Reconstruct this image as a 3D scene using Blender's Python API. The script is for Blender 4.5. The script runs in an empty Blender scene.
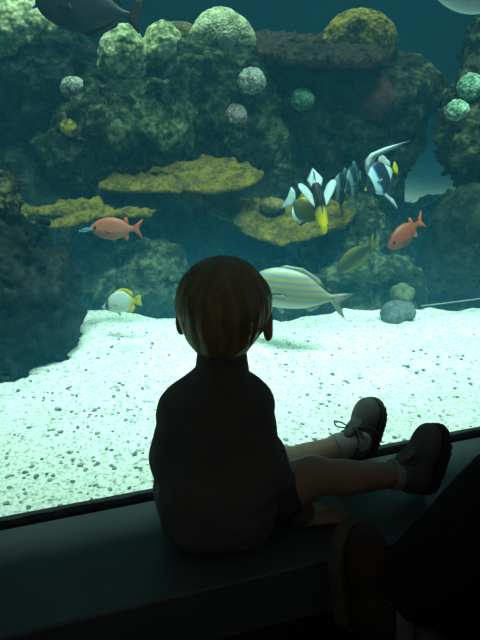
import bpy, math, random
import numpy as np
from mathutils import Vector, Matrix

# ------------------------------------------------------------------ camera
# Frame: camera stands at x=0, y=0; +y is where it looks, z=0 is the top of the ledge.
SC = bpy.context.scene
COL = SC.collection
FPX = 628.0                                  # focal length in pixels of the 480x640 frame
H = 0.85                                     # camera height over the ledge
PITCH = math.atan((320 - 64) / FPX)
CP, SP = math.cos(PITCH), math.sin(PITCH)
cam_d = bpy.data.cameras.new('camera')
cam_d.sensor_fit = 'VERTICAL'; cam_d.sensor_height = 32.0; cam_d.lens = 32.0 * FPX / 640.0
cam_d.clip_start = 0.05
cam = bpy.data.objects.new('camera', cam_d); COL.objects.link(cam)
cam.location = (0, 0, H); cam.rotation_euler = (math.pi / 2 - PITCH, 0, 0)
SC.camera = cam

# ------------------------------------------------------------------ light and exposure
SC.view_settings.view_transform = 'Standard'; SC.view_settings.look = 'None'
SC.view_settings.gamma = 1; SC.view_settings.use_curve_mapping = False
SC.view_settings.exposure = 0.0
SC.cycles.use_denoising = True
SC.cycles.volume_step_rate = 0.25; SC.cycles.volume_max_steps = 128
SC.cycles.max_bounces = 8; SC.cycles.volume_bounces = 3; SC.cycles.transparent_max_bounces = 16
world = bpy.data.worlds.new('World'); SC.world = world; world.use_nodes = True
world.node_tree.nodes['Background'].inputs[0].default_value = (0.92, 1.0, 0.92, 1)
world.node_tree.nodes['Background'].inputs[1].default_value = 0.045

A = math.atan2(0.30, 0.954)                  # the window runs this much away from the camera to the right
E = Vector((math.cos(A), math.sin(A), 0)); N = Vector((-math.sin(A), math.cos(A), 0))
G0 = Vector((0, 1.145, 0))
def W(u, v, z): return G0 + E * u + N * v + Vector((0, 0, z))

def area(name, loc, sx, sy, power, color, spread, target=None):
    l = bpy.data.lights.new(name, 'AREA'); l.shape = 'RECTANGLE'; l.size = sx; l.size_y = sy
    l.energy = power; l.color = color; l.spread = spread
    o = bpy.data.objects.new(name, l); COL.objects.link(o); o.location = loc
    d = (target - loc).normalized() if target else Vector((0, 0, -1))
    z = -d; y = (N - z * N.dot(z)).normalized(); x = y.cross(z)
    o.rotation_euler = Matrix(((x.x, y.x, z.x), (x.y, y.y, z.y), (x.z, y.z, z.z))).to_euler()
    return o
area('tank_lamp_front', W(0.50, 0.20, 2.5), 2.8, 0.16, 36, (0.70, 1.0, 0.90), math.radians(62), W(0.50, 0.72, 0))   # hung behind the added header wall, tilted into the tank
area('tank_lamp_back', W(0.6, 1.95, 2.5), 3.2, 0.7, 29, (0.72, 1.0, 0.84), math.radians(70))

# ------------------------------------------------------------------ pixel helpers
def C(px, py, D):
    """point seen at a pixel, at forward ground distance D"""
    a = (320 - py) / FPX
    z = H + D * (a * CP - SP) / (CP + a * SP)
    t = D * CP + (H - z) * SP
    return Vector(((px - 240) / FPX * t, D, z))
def G(px, py, z=0.0):
    a = (320 - py) / FPX
    D = (z - H) * (CP + a * SP) / (a * CP - SP)
    return C(px, py, D)
def MPP(py, D):
    a = (320 - py) / FPX
    z = H + D * (a * CP - SP) / (CP + a * SP)
    return (D * CP + (H - z) * SP) / FPX      # metres per pixel there

# ------------------------------------------------------------------ object helpers
def link(o, parent=None):
    COL.objects.link(o)
    if parent is not None: o.parent = parent
    return o
def tag(o, label=None, cat=None, group=None, kind=None):
    if label: o['label'] = label
    if cat: o['category'] = cat
    if group: o['group'] = group
    if kind: o['kind'] = kind
    return o
def empty(name, loc=(0, 0, 0)):
    o = bpy.data.objects.new(name, None); o.empty_display_size = 0.05; o.location = loc
    return link(o)
def mesh_obj(name, verts, faces, mat, parent=None, smooth=True, center=True, origin=None):
    verts = np.asarray(verts, dtype=np.float64)
    if origin is not None: c = np.array(origin, dtype=np.float64)
    elif center: c = (verts.min(0) + verts.max(0)) / 2
    else: c = np.zeros(3)
    me = bpy.data.meshes.new(name)
    me.from_pydata((verts - c).tolist(), [], faces if isinstance(faces, list) else faces.tolist())
    me.update()
    if smooth: me.shade_smooth()
    if mat: me.materials.append(mat)
    o = bpy.data.objects.new(name, me); link(o)
    o.location = c
    if parent is not None:
        o.parent = parent
        o.matrix_parent_inverse = parent.matrix_basis.inverted()
    return o

# ------------------------------------------------------------------ noise (numpy)
_rs = np.random.RandomState(7)
_LAT = _rs.rand(48, 48, 48).astype(np.float32) * 2 - 1
def vnoise(P):
    P = np.asarray(P, dtype=np.float32)
    i = np.floor(P).astype(np.int32); f = P - i
    f = f * f * f * (f * (f * 6 - 15) + 10)
    i0 = i % 48; i1 = (i + 1) % 48
    x0, y0, z0 = i0[..., 0], i0[..., 1], i0[..., 2]; x1, y1, z1 = i1[..., 0], i1[..., 1], i1[..., 2]
    fx, fy, fz = f[..., 0], f[..., 1], f[..., 2]
    a = _LAT[x0, y0, z0] * (1 - fx) + _LAT[x1, y0, z0] * fx
    b = _LAT[x0, y1, z0] * (1 - fx) + _LAT[x1, y1, z0] * fx
    c = _LAT[x0, y0, z1] * (1 - fx) + _LAT[x1, y0, z1] * fx
    d = _LAT[x0, y1, z1] * (1 - fx) + _LAT[x1, y1, z1] * fx
    return (a * (1 - fy) + b * fy) * (1 - fz) + (c * (1 - fy) + d * fy) * fz
def fbm(P, octaves=4, gain=0.5):
    s = 0; a = 1.0
    P = np.asarray(P, dtype=np.float32)
    for k in range(octaves):
        s = s + a * vnoise(P * (2.03 ** k) + 11.7 * k); a *= gain
    return s
_JIT = _rs.rand(24, 24, 24, 3).astype(np.float32)
def worley(P):
    P = np.asarray(P, dtype=np.float32)
    b = np.floor(P).astype(np.int32); best = np.full(P.shape[:-1], 9.0, np.float32)
    for dx in (-1, 0, 1):
        for dy in (-1, 0, 1):
            for dz in (-1, 0, 1):
                c = b + np.array([dx, dy, dz])
                j = _JIT[c[..., 0] % 24, c[..., 1] % 24, c[..., 2] % 24]
                best = np.minimum(best, ((c + j - P) ** 2).sum(-1))
    return np.sqrt(best)

# ------------------------------------------------------------------ implicit surfaces -> mesh (surface nets)
class Field:
    def __init__(self, lo, hi, h):
        self.lo = np.array(lo, np.float32); self.h = h
        self.n = np.maximum(np.ceil((np.array(hi) - self.lo) / h).astype(int) + 1, 4)
        self.F = np.full(self.n, 1.0, np.float32)
        self.ax = [self.lo[i] + h * np.arange(self.n[i], dtype=np.float32) for i in range(3)]
    def sl(self, lo, hi):
        a = np.clip(np.floor((np.array(lo) - self.lo) / self.h).astype(int), 0, self.n - 1)
        b = np.clip(np.ceil((np.array(hi) - self.lo) / self.h).astype(int) + 1, 1, self.n)
        return tuple(slice(int(a[i]), int(max(b[i], a[i] + 1))) for i in range(3))
    def pts(self, s=None):
        ax = self.ax if s is None else [self.ax[i][s[i]] for i in range(3)]
        return np.stack(np.meshgrid(*ax, indexing='ij'), -1)
    def add(self, s, d, k):
        f = self.F[s]
        if k <= 0: self.F[s] = np.minimum(f, d)
        else:
            q = np.maximum(k - np.abs(f - d), 0) / k
            self.F[s] = np.minimum(f, d) - q * q * k * 0.25
        return self
    def ell(self, c, r, k=0.0, M=None, cut=None, sub=False, p=2.0):
        c = np.array(c, np.float32); r = np.array(r, np.float32)
        m = float(r.max()) * 1.1 + k + 3 * self.h
        s = self.sl(c - m, c + m); P = self.pts(s) - c
        if M is not None: P = P @ np.array(M, np.float32)      # columns of M: local axes
        if p == 2.0:
            k0 = np.linalg.norm(P / r, axis=-1); k1 = np.linalg.norm(P / (r * r), axis=-1)
            d = k0 * (k0 - 1.0) / np.maximum(k1, 1e-6)
        else:
            k0 = (np.abs(P / r) ** p).sum(-1) ** (1 / p); d = (k0 - 1.0) * float(r.min())
        if cut is not None:
            d = np.maximum(d, (self.pts(s) - np.array(cut[0], np.float32)) @ np.array(cut[1], np.float32))
        if sub:
            f = self.F[s]; self.F[s] = np.maximum(f, -d) if k <= 0 else -self._smin(-f, d, k)
            return self
        return self.add(s, d, k)
    @staticmethod
    def _smin(a, b, k):
        q = np.maximum(k - np.abs(a - b), 0) / k
        return np.minimum(a, b) - q * q * k * 0.25
    def cap(self, a, b, ra, rb, k=0.0, cut=None, flat=1.0):
        a = np.array(a, np.float32); b = np.array(b, np.float32)
        m = max(ra, rb) + k + 3 * self.h
        s = self.sl(np.minimum(a, b) - m, np.maximum(a, b) + m); P = self.pts(s)
        ab = b - a; t = np.clip(((P - a) @ ab) / max(float(ab @ ab), 1e-9), 0, 1)
        d = np.linalg.norm(P - a - t[..., None] * ab, axis=-1) - (ra + (rb - ra) * t)
        if cut is not None:
            d = np.maximum(d, (P - np.array(cut[0], np.float32)) @ np.array(cut[1], np.float32))
        return self.add(s, d, k)
    def chain(self, pts, rad, k=0.0):
        for i in range(len(pts) - 1): self.cap(pts[i], pts[i + 1], rad[i], rad[i + 1], k)
        return self
    def mesh(self):
        f = self.F.copy()
        f[0] = f[-1] = 1; f[:, 0] = f[:, -1] = 1; f[:, :, 0] = f[:, :, -1] = 1
        ins = f < 0
        nx, ny, nz = f.shape
        cor = [(i, j, k) for i in (0, 1) for j in (0, 1) for k in (0, 1)]
        def sub(a, o): return a[o[0]:nx - 1 + o[0], o[1]:ny - 1 + o[1], o[2]:nz - 1 + o[2]]
        cnt = sum(sub(ins, o).astype(np.int8) for o in cor)
        cells = np.argwhere((cnt > 0) & (cnt < 8))
        acc = np.zeros((len(cells), 3), np.float64); num = np.zeros(len(cells))
        for a in cor:
            for ax in range(3):
                if a[ax]: continue
                b = list(a); b[ax] = 1
                va = f[cells[:, 0] + a[0], cells[:, 1] + a[1], cells[:, 2] + a[2]]
                vb = f[cells[:, 0] + b[0], cells[:, 1] + b[1], cells[:, 2] + b[2]]
                x = (va < 0) != (vb < 0)
                t = np.where(x, va / np.where(x, va - vb, 1), 0)
                p = np.tile(np.array(a, np.float64), (len(cells), 1)); p[:, ax] += t
                acc[x] += p[x]; num[x] += 1
        V = (cells + acc / num[:, None]) * self.h + self.lo
        idx = np.full((nx - 1, ny - 1, nz - 1), -1, np.int64)
        idx[cells[:, 0], cells[:, 1], cells[:, 2]] = np.arange(len(cells))
        Q = []
        for ax in range(3):
            o1, o2 = [(1, 2), (2, 0), (0, 1)][ax]
            sa = [slice(None)] * 3; sb = [slice(None)] * 3
            sa[ax] = slice(0, -1); sb[ax] = slice(1, None)
            ch = ins[tuple(sa)] != ins[tuple(sb)]
            e = np.argwhere(ch)
            e = e[(e[:, o1] > 0) & (e[:, o2] > 0) & (e[:, o1] < f.shape[o1] - 1) & (e[:, o2] < f.shape[o2] - 1)]
            if not len(e): continue
            def g(d1, d2):
                q = e.copy(); q[:, o1] += d1; q[:, o2] += d2
                return idx[q[:, 0], q[:, 1], q[:, 2]]
            q = np.stack([g(-1, -1), g(0, -1), g(0, 0), g(-1, 0)], 1)
            fl = ~ins[e[:, 0], e[:, 1], e[:, 2]]
            q[fl] = q[fl][:, ::-1]
            Q.append(q)
        return V, np.concatenate(Q)
    def build(self, name, mat, parent=None, **kw):
        V, Q = self.mesh()
        return mesh_obj(name, V, Q, mat, parent, **kw)

def tube(name, pts, r, mat, parent=None, seg=8, taper=None, center=True):
    pts = [Vector(p) for p in pts]; n = len(pts); V = []; Fc = []
    for i, p in enumerate(pts):
        d = (pts[min(i + 1, n - 1)] - pts[max(i - 1, 0)]).normalized()
        a = d.cross(Vector((0, 0, 1)) if abs(d.z) < 0.9 else Vector((1, 0, 0))).normalized(); b = d.cross(a)
        rr = r if taper is None else r + (taper - r) * i / (n - 1)
        for k in range(seg):
            t = 2 * math.pi * k / seg
            V.append(p + a * (rr * math.cos(t)) + b * (rr * math.sin(t)))
    for i in range(n - 1):
        for k in range(seg):
            Fc.append([i * seg + k, i * seg + (k + 1) % seg, (i + 1) * seg + (k + 1) % seg, (i + 1) * seg + k])
    Fc.append(list(range(seg))[::-1]); Fc.append([(n - 1) * seg + k for k in range(seg)])
    return mesh_obj(name, [tuple(v) for v in V], Fc, mat, parent, center=center)
def spline(P, n=8):
    P = [Vector(p) for p in P]; out = []
    for i in range(len(P) - 1):
        p0, p1, p2, p3 = P[max(i - 1, 0)], P[i], P[i + 1], P[min(i + 2, len(P) - 1)]
        for k in range(n):
            t = k / n
            out.append(0.5 * ((2 * p1) + (p2 - p0) * t + (2 * p0 - 5 * p1 + 4 * p2 - p3) * t * t + (3 * p1 - p0 - 3 * p2 + p3) * t ** 3))
    out.append(P[-1]); return out

# ------------------------------------------------------------------ materials
def newmat(name):
    m = bpy.data.materials.new(name); m.use_nodes = True
    nt = m.node_tree; return m, nt, nt.nodes['Principled BSDF']
def node(nt, t, **kw):
    n = nt.nodes.new(t)
    for k, v in kw.items(): setattr(n, k, v)
    return n
def ramp(nt, stops, interp='LINEAR'):
    r = nt.nodes.new('ShaderNodeValToRGB'); r.color_ramp.interpolation = interp
    e = r.color_ramp.elements
    while len(e) < len(stops): e.new(0.5)
    for x, (p, c) in zip(e, stops): x.position = p; x.color = (*c, 1)
    return r
def pmat(name, stops, scale=10, rough=0.8, bump=0.3, bscale=None, detail=6, spec=0.2, stretch=(1, 1, 1), dist=0.01, sss=0):
    m, nt, b = newmat(name)
    tc = node(nt, 'ShaderNodeTexCoord'); mp = node(nt, 'ShaderNodeMapping')
    mp.inputs['Scale'].default_value = stretch
    nt.links.new(tc.outputs['Object'], mp.inputs[0])
    n = node(nt, 'ShaderNodeTexNoise'); n.inputs['Scale'].default_value = scale; n.inputs['Detail'].default_value = detail
    nt.links.new(mp.outputs[0], n.inputs['Vector'])
    r = ramp(nt, stops); nt.links.new(n.outputs[0], r.inputs[0]); nt.links.new(r.outputs[0], b.inputs['Base Color'])
    b.inputs['Roughness'].default_value = rough; b.inputs['Specular IOR Level'].default_value = spec
    if bump:
        n2 = node(nt, 'ShaderNodeTexNoise'); n2.inputs['Scale'].default_value = bscale or scale * 3; n2.inputs['Detail'].default_value = 4
        nt.links.new(mp.outputs[0], n2.inputs['Vector'])
        bp = node(nt, 'ShaderNodeBump'); bp.inputs['Strength'].default_value = bump; bp.inputs['Distance'].default_value = dist
        nt.links.new(n2.outputs[0], bp.inputs['Height']); nt.links.new(bp.outputs[0], b.inputs['Normal'])
    return m
def g3(*c): return tuple(c)
def coralmat(name, hi, lo, scale, rough=0.85):
    """knobbly coral skin: cell pattern plus patchy algae"""
    m, nt, b = newmat(name)
    tc = node(nt, 'ShaderNodeTexCoord')
    v = node(nt, 'ShaderNodeTexVoronoi'); v.inputs['Scale'].default_value = scale
    nt.links.new(tc.outputs['Object'], v.inputs['Vector'])
    n = node(nt, 'ShaderNodeTexNoise'); n.inputs['Scale'].default_value = scale * 0.22; n.inputs['Detail'].default_value = 5
    nt.links.new(tc.outputs['Object'], n.inputs['Vector'])
    ad = node(nt, 'ShaderNodeMath', operation='MULTIPLY_ADD'); ad.inputs[1].default_value = -0.45
    nt.links.new(v.outputs['Distance'], ad.inputs[0]); nt.links.new(n.outputs[0], ad.inputs[2])
    mid = tuple((a * 0.55 + c * 0.45) for a, c in zip(hi, lo))
    r = ramp(nt, [(0.12, lo), (0.30, mid), (0.46, hi)])
    nt.links.new(ad.outputs[0], r.inputs[0]); nt.links.new(r.outputs[0], b.inputs['Base Color'])
    b.inputs['Roughness'].default_value = rough; b.inputs['Specular IOR Level'].default_value = 0.15
    bp = node(nt, 'ShaderNodeBump'); bp.inputs['Strength'].default_value = 0.5; bp.inputs['Distance'].default_value = 0.008; bp.invert = True
    nt.links.new(v.outputs['Distance'], bp.inputs['Height']); nt.links.new(bp.outputs[0], b.inputs['Normal'])
    return m
def bandmat(name, L, a, c, off, stops, interp='LINEAR', rough=0.45, wob=0.0, spec=0.3):
    """colour bands along a*x + c*z of a fish of length L (its own object space)"""
    m, nt, b = newmat(name)
    tc = node(nt, 'ShaderNodeTexCoord'); s = node(nt, 'ShaderNodeSeparateXYZ')
    nt.links.new(tc.outputs['Object'], s.inputs[0])
    m1 = node(nt, 'ShaderNodeMath', operation='MULTIPLY_ADD'); m1.inputs[1].default_value = a / L; m1.inputs[2].default_value = off
    m2 = node(nt, 'ShaderNodeMath', operation='MULTIPLY_ADD'); m2.inputs[1].default_value = c / L
    nt.links.new(s.outputs['X'], m1.inputs[0]); nt.links.new(s.outputs['Z'], m2.inputs[0]); nt.links.new(m1.outputs[0], m2.inputs[2])
    n = node(nt, 'ShaderNodeTexNoise'); n.inputs['Scale'].default_value = 8 / L
    nt.links.new(tc.outputs['Object'], n.inputs['Vector'])
    m3 = node(nt, 'ShaderNodeMath', operation='MULTIPLY_ADD'); m3.inputs[1].default_value = wob
    nt.links.new(n.outputs[0], m3.inputs[0]); nt.links.new(m2.outputs[0], m3.inputs[2])
    r = ramp(nt, stops, interp); nt.links.new(m3.outputs[0], r.inputs[0]); nt.links.new(r.outputs[0], b.inputs['Base Color'])
    b.inputs['Roughness'].default_value = rough; b.inputs['Specular IOR Level'].default_value = spec
    return m
def finmat(name, c1, c2, scale=300):
    return pmat(name, [(0.35, c1), (0.65, c2)], scale=9, rough=0.5, bump=0.35, bscale=scale * 0.15, stretch=(0.3, 1, 1), dist=0.01)

M_ledge = pmat('ledge_paint', [(0.3, (0.09, 0.115, 0.115)), (0.7, (0.12, 0.15, 0.15))], 6, 0.36, 0.15, 60, spec=0.45, dist=0.002)
M_floor = pmat('floor_carpet', [(0.3, (0.012, 0.012, 0.013)), (0.7, (0.022, 0.021, 0.021))], 60, 0.95, 0.5, 300)
M_seal = pmat('black_seal', [(0.3, (0.006, 0.007, 0.007)), (0.7, (0.012, 0.014, 0.014))], 40, 0.95, 0.4, 90, spec=0.03)
M_wall = pmat('dark_wall', [(0.3, (0.015, 0.016, 0.018)), (0.7, (0.022, 0.023, 0.025))], 8, 0.8, 0.1)
M_tank = pmat('tank_wall_blue', [(0.3, (0.005, 0.020, 0.055)), (0.7, (0.007, 0.026, 0.065))], 1.2, 0.8, 0.0)

def glass_material():
    m, nt, b = newmat('window_glass'); nt.nodes.remove(b)
    out = nt.nodes['Material Output']
    t = node(nt, 'ShaderNodeBsdfTransparent'); t.inputs[0].default_value = (0.95, 0.985, 0.975, 1)
    g = node(nt, 'ShaderNodeBsdfGlossy'); g.inputs['Roughness'].default_value = 0.02
    lw = node(nt, 'ShaderNodeLayerWeight'); lw.inputs['Blend'].default_value = 0.5       # Schlick reflectance of a thin pane
    pw = node(nt, 'ShaderNodeMath', operation='POWER'); pw.inputs[1].default_value = 5
    nt.links.new(lw.outputs['Facing'], pw.inputs[0])
    f = node(nt, 'ShaderNodeMath', operation='MULTIPLY_ADD'); f.inputs[1].default_value = 0.6; f.inputs[2].default_value = 0.02
    nt.links.new(pw.outputs[0], f.inputs[0])
    mx = node(nt, 'ShaderNodeMixShader')
    nt.links.new(f.outputs[0], mx.inputs[0]); nt.links.new(t.outputs[0], mx.inputs[1]); nt.links.new(g.outputs[0], mx.inputs[2])
    nt.links.new(mx.outputs[0], out.inputs['Surface'])
    return m
M_glass = glass_material()
def water_material():
    m, nt, b = newmat('tank_water'); nt.nodes.remove(b)
    out = nt.nodes['Material Output']
    s = node(nt, 'ShaderNodeVolumeScatter'); s.inputs['Color'].default_value = (0.12, 0.67, 1.0, 1); s.inputs['Density'].default_value = 0.08
    s.inputs['Anisotropy'].default_value = 0.0
    a = node(nt, 'ShaderNodeVolumeAbsorption'); a.inputs['Color'].default_value = (0.45, 0.87, 0.90, 1); a.inputs['Density'].default_value = 0.22
    # haze thickened low down, standing in for veiling light off the bright sand
    tc = node(nt, 'ShaderNodeNewGeometry'); sp = node(nt, 'ShaderNodeSeparateXYZ'); mr = node(nt, 'ShaderNodeMapRange', interpolation_type='SMOOTHSTEP')
    nt.links.new(tc.outputs['Position'], sp.inputs[0]); nt.links.new(sp.outputs['Z'], mr.inputs[0])
    for i, v in enumerate((-0.05, 0.60, 0.16, 0.042)): mr.inputs[i + 1].default_value = v
    nt.links.new(mr.outputs[0], s.inputs['Density'])
    m.cycles.volume_sampling = 'MULTIPLE_IMPORTANCE'
    ad = node(nt, 'ShaderNodeAddShader')
    nt.links.new(s.outputs[0], ad.inputs[0]); nt.links.new(a.outputs[0], ad.inputs[1]); nt.links.new(ad.outputs[0], out.inputs['Volume'])
    return m
M_water = water_material()

# ------------------------------------------------------------------ the setting
def slab(name, u0, u1, v0, v1, z0, z1, mat, bev=0.0, parent=None):
    import bmesh
    bm = bmesh.new(); bmesh.ops.create_cube(bm, size=1)
    for v in bm.verts: v.co = Vector((v.co.x * (u1 - u0), v.co.y * (v1 - v0), v.co.z * (z1 - z0)))
    if bev: bmesh.ops.bevel(bm, geom=bm.edges[:], offset=bev, segments=3, affect='EDGES', profile=0.6)
    me = bpy.data.meshes.new(name); bm.to_mesh(me); bm.free()
    me.materials.append(mat)
    o = bpy.data.objects.new(name, me); link(o)
    o.location = W((u0 + u1) / 2, (v0 + v1) / 2, (z0 + z1) / 2); o.rotation_euler = (0, 0, A)
    return o
U0, U1 = -2.6, 4.2
tag(slab('floor', U0, U1, -3.2, 0.02, -0.17, -0.13, M_floor), 'dark carpeted floor in front of the viewing ledge', kind='structure')
tag(slab('ledge', U0, U1, -0.275, 0.0, -0.13, 0.0, M_ledge, 0.006), 'low dark painted ledge running under the tank window', kind='structure')
tag(slab('wall_front_blocker', U0, U1, -0.10, 0.05, 1.05, 3.2, M_wall), 'unseen dark wall above the tank window, added to block lamp light', kind='structure')  # out of view; put in to keep the tank lamps off child and ledge
tag(slab('wall_below', U0, U1, 0.0, 0.05, -0.35, -0.012, M_wall), 'dark wall below the tank window', kind='structure')
TB = 4.3
tag(slab('wall_back', U0, U1, TB, TB + 0.05, -0.4, 2.4, M_tank), 'deep blue back wall of the tank', kind='structure')
tag(slab('wall_left', U0 - 0.05, U0, 0, TB, -0.4, 2.4, M_tank), 'deep blue left wall of the tank', kind='structure')
tag(slab('wall_right', U1, U1 + 0.05, 0, TB, -0.4, 2.4, M_tank), 'deep blue right wall of the tank', kind='structure')
win = tag(slab('window_1', U0, U1, 0.012, 0.032, -0.012, 1.05, M_glass), 'clear viewing window of the aquarium', kind='structure')
# uneven black sealant bead along the bottom of the window
def bead():
    V = []; Fc = []; n = 500; seg = 8
    for i in range(n):
        u = U0 + (U1 - U0) * i / (n - 1)
        h = 0.0125 + 0.0022 * float(fbm(np.array([u * 28, 0.3, 0.7]), 3)); 
        for k in range(seg):
            t = math.pi * k / (seg - 1)
            V.append(W(u, 0.002 + 0.011 * math.cos(t), -0.001 + h * math.sin(t) ** 0.6))
    for i in range(n - 1):
        for k in range(seg - 1):
            a = i * seg + k; Fc.append([a, a + seg, a + seg + 1, a + 1])
    return mesh_obj('trim_1', [tuple(v) for v in V], Fc, M_seal)
tag(bead(), 'uneven black sealant bead along the bottom of the window', kind='structure')

# water
wt = slab('water', U0, U1, 0.034, TB, -0.42, 2.05, M_water)
tag(wt, 'hazy blue green water filling the tank', 'water', kind='stuff')

# sand
def sand_h(P):
    """height of the sand at frame points (x, y)"""
    P = np.asarray(P, dtype=np.float64)
    q = np.stack([P[..., 0], P[..., 1], np.zeros_like(P[..., 0])], -1)
    z = -0.030 + 0.012 * fbm(q * 2.6 + 3.1, 3) + 0.0035 * fbm(q * 17, 3)
    for (px, py, s, a) in MOUNDS:
        c = G(px, py, -0.03)
        z = z + a * np.exp(-((P[..., 0] - c.x) ** 2 + (P[..., 1] - c.y) ** 2) / (s * s))
    return z
MOUNDS = [(345, 322, 0.14, 0.012), (447, 322, 0.12, 0.016), (110, 326, 0.16, 0.012), (400, 326, 0.1, 0.012)]
def sand_material():
    m, nt, b = newmat('white_coral_sand')
    tc = node(nt, 'ShaderNodeTexCoord')
    n1 = node(nt, 'ShaderNodeTexNoise'); n1.inputs['Scale'].default_value = 120; n1.inputs['Detail'].default_value = 3
    n2 = node(nt, 'ShaderNodeTexNoise'); n2.inputs['Scale'].default_value = 5; n2.inputs['Detail'].default_value = 5
    for n in (n1, n2): nt.links.new(tc.outputs['Object'], n.inputs['Vector'])
    r1 = ramp(nt, [(0.30, (0.30, 0.33, 0.28)), (0.44, (0.74, 0.75, 0.68)), (0.58, (0.86, 0.86, 0.80))])
    r2 = ramp(nt, [(0.3, (0.86, 0.88, 0.84)), (0.65, (1, 1, 1))])
    nt.links.new(n1.outputs[0], r1.inputs[0]); nt.links.new(n2.outputs[0], r2.inputs[0])
    mx0 = node(nt, 'ShaderNodeMix', data_type='RGBA', blend_type='MULTIPLY'); mx0.inputs[0].default_value = 1
    nt.links.new(r1.outputs[0], mx0.inputs[6]); nt.links.new(r2.outputs[0], mx0.inputs[7])
    n3 = node(nt, 'ShaderNodeTexNoise'); n3.inputs['Scale'].default_value = 58; n3.inputs['Detail'].default_value = 2   # coarse darker grains
    nt.links.new(tc.outputs['Object'], n3.inputs['Vector'])
    r3 = ramp(nt, [(0.29, (0.42, 0.46, 0.42)), (0.37, (0.86, 0.88, 0.86)), (0.5, (1, 1, 1))]); nt.links.new(n3.outputs[0], r3.inputs[0])
    mx = node(nt, 'ShaderNodeMix', data_type='RGBA', blend_type='MULTIPLY'); mx.inputs[0].default_value = 1
    nt.links.new(mx0.outputs[2], mx.inputs[6]); nt.links.new(r3.outputs[0], mx.inputs[7])
    nt.links.new(mx.outputs[2], b.inputs['Base Color']); b.inputs['Roughness'].default_value = 0.95
    b.inputs['Specular IOR Level'].default_value = 0.1
    bp = node(nt, 'ShaderNodeBump'); bp.inputs['Strength'].default_value = 0.5; bp.inputs['Distance'].default_value = 0.006
    nt.links.new(n1.outputs[0], bp.inputs['Height']); nt.links.new(bp.outputs[0], b.inputs['Normal'])
    return m
M_sand = sand_material()
def sand():
    us = np.linspace(U0 + 0.01, U1 - 0.01, 300)
    vs = np.concatenate([np.linspace(0.034, 1.6, 130), np.linspace(1.65, TB - 0.02, 30)])
    UU, VV = np.meshgrid(us, vs, indexing='ij')
    X = G0.x + E.x * UU + N.x * VV; Y = G0.y + E.y * UU + N.y * VV
    Z = sand_h(np.stack([X, Y], -1))
    V = np.stack([X, Y, Z], -1).reshape(-1, 3)
    nu, nv = len(us), len(vs)
    i, j = np.meshgrid(np.arange(nu - 1), np.arange(nv - 1), indexing='ij')
    a = (i * nv + j).ravel()
    return mesh_obj('sand', V, np.stack([a, a + nv, a + nv + 1, a + 1], 1), M_sand)
tag(sand(), 'pale white coral sand covering the tank bottom', 'sand', kind='stuff')

# ------------------------------------------------------------------ reef rocks
def rockmat(name, lo, mid, hi, scale=26):
    m, nt, b = newmat(name)
    tc = node(nt, 'ShaderNodeTexCoord')
    n1 = node(nt, 'ShaderNodeTexNoise'); n1.inputs['Scale'].default_value = scale; n1.inputs['Detail'].default_value = 9; n1.inputs['Roughness'].default_value = 0.68
    n2 = node(nt, 'ShaderNodeTexNoise'); n2.inputs['Scale'].default_value = 5; n2.inputs['Detail'].default_value = 4
    v = node(nt, 'ShaderNodeTexVoronoi'); v.inputs['Scale'].default_value = scale * 1.6
    for n in (n1, n2, v): nt.links.new(tc.outputs['Object'], n.inputs['Vector'])
    ad = node(nt, 'ShaderNodeMath', operation='MULTIPLY_ADD'); ad.inputs[1].default_value = 0.55
    nt.links.new(n2.outputs[0], ad.inputs[0]); nt.links.new(n1.outputs[0], ad.inputs[2])
    r = ramp(nt, [(0.62, lo), (0.78, mid), (0.93, hi)])
    nt.links.new(ad.outputs[0], r.inputs[0]); nt.links.new(r.outputs[0], b.inputs['Base Color'])
    b.inputs['Roughness'].default_value = 0.95; b.inputs['Specular IOR Level'].default_value = 0.1
    mh = node(nt, 'ShaderNodeMath', operation='MULTIPLY_ADD'); mh.inputs[1].default_value = -0.5
    nt.links.new(v.outputs['Distance'], mh.inputs[0]); nt.links.new(n1.outputs[0], mh.inputs[2])
    bp = node(nt, 'ShaderNodeBump'); bp.inputs['Strength'].default_value = 1.0; bp.inputs['Distance'].default_value = 0.035
    nt.links.new(mh.outputs[0], bp.inputs['Height']); nt.links.new(bp.outputs[0], b.inputs['Normal'])
    return m
M_rock_dark = rockmat('reef_rock_dark', (0.006, 0.008, 0.006), (0.016, 0.021, 0.013), (0.05, 0.062, 0.036))
M_rock_green = rockmat('reef_rock_algae', (0.008, 0.012, 0.007), (0.032, 0.043, 0.021), (0.16, 0.19, 0.085))
M_rock_brown = rockmat('reef_rock_brown', (0.009, 0.009, 0.005), (0.037, 0.037, 0.019), (0.15, 0.16, 0.07))
M_rock_grey = rockmat('reef_rock_grey', (0.006, 0.007, 0.006), (0.012, 0.014, 0.011), (0.036, 0.036, 0.027))

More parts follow.
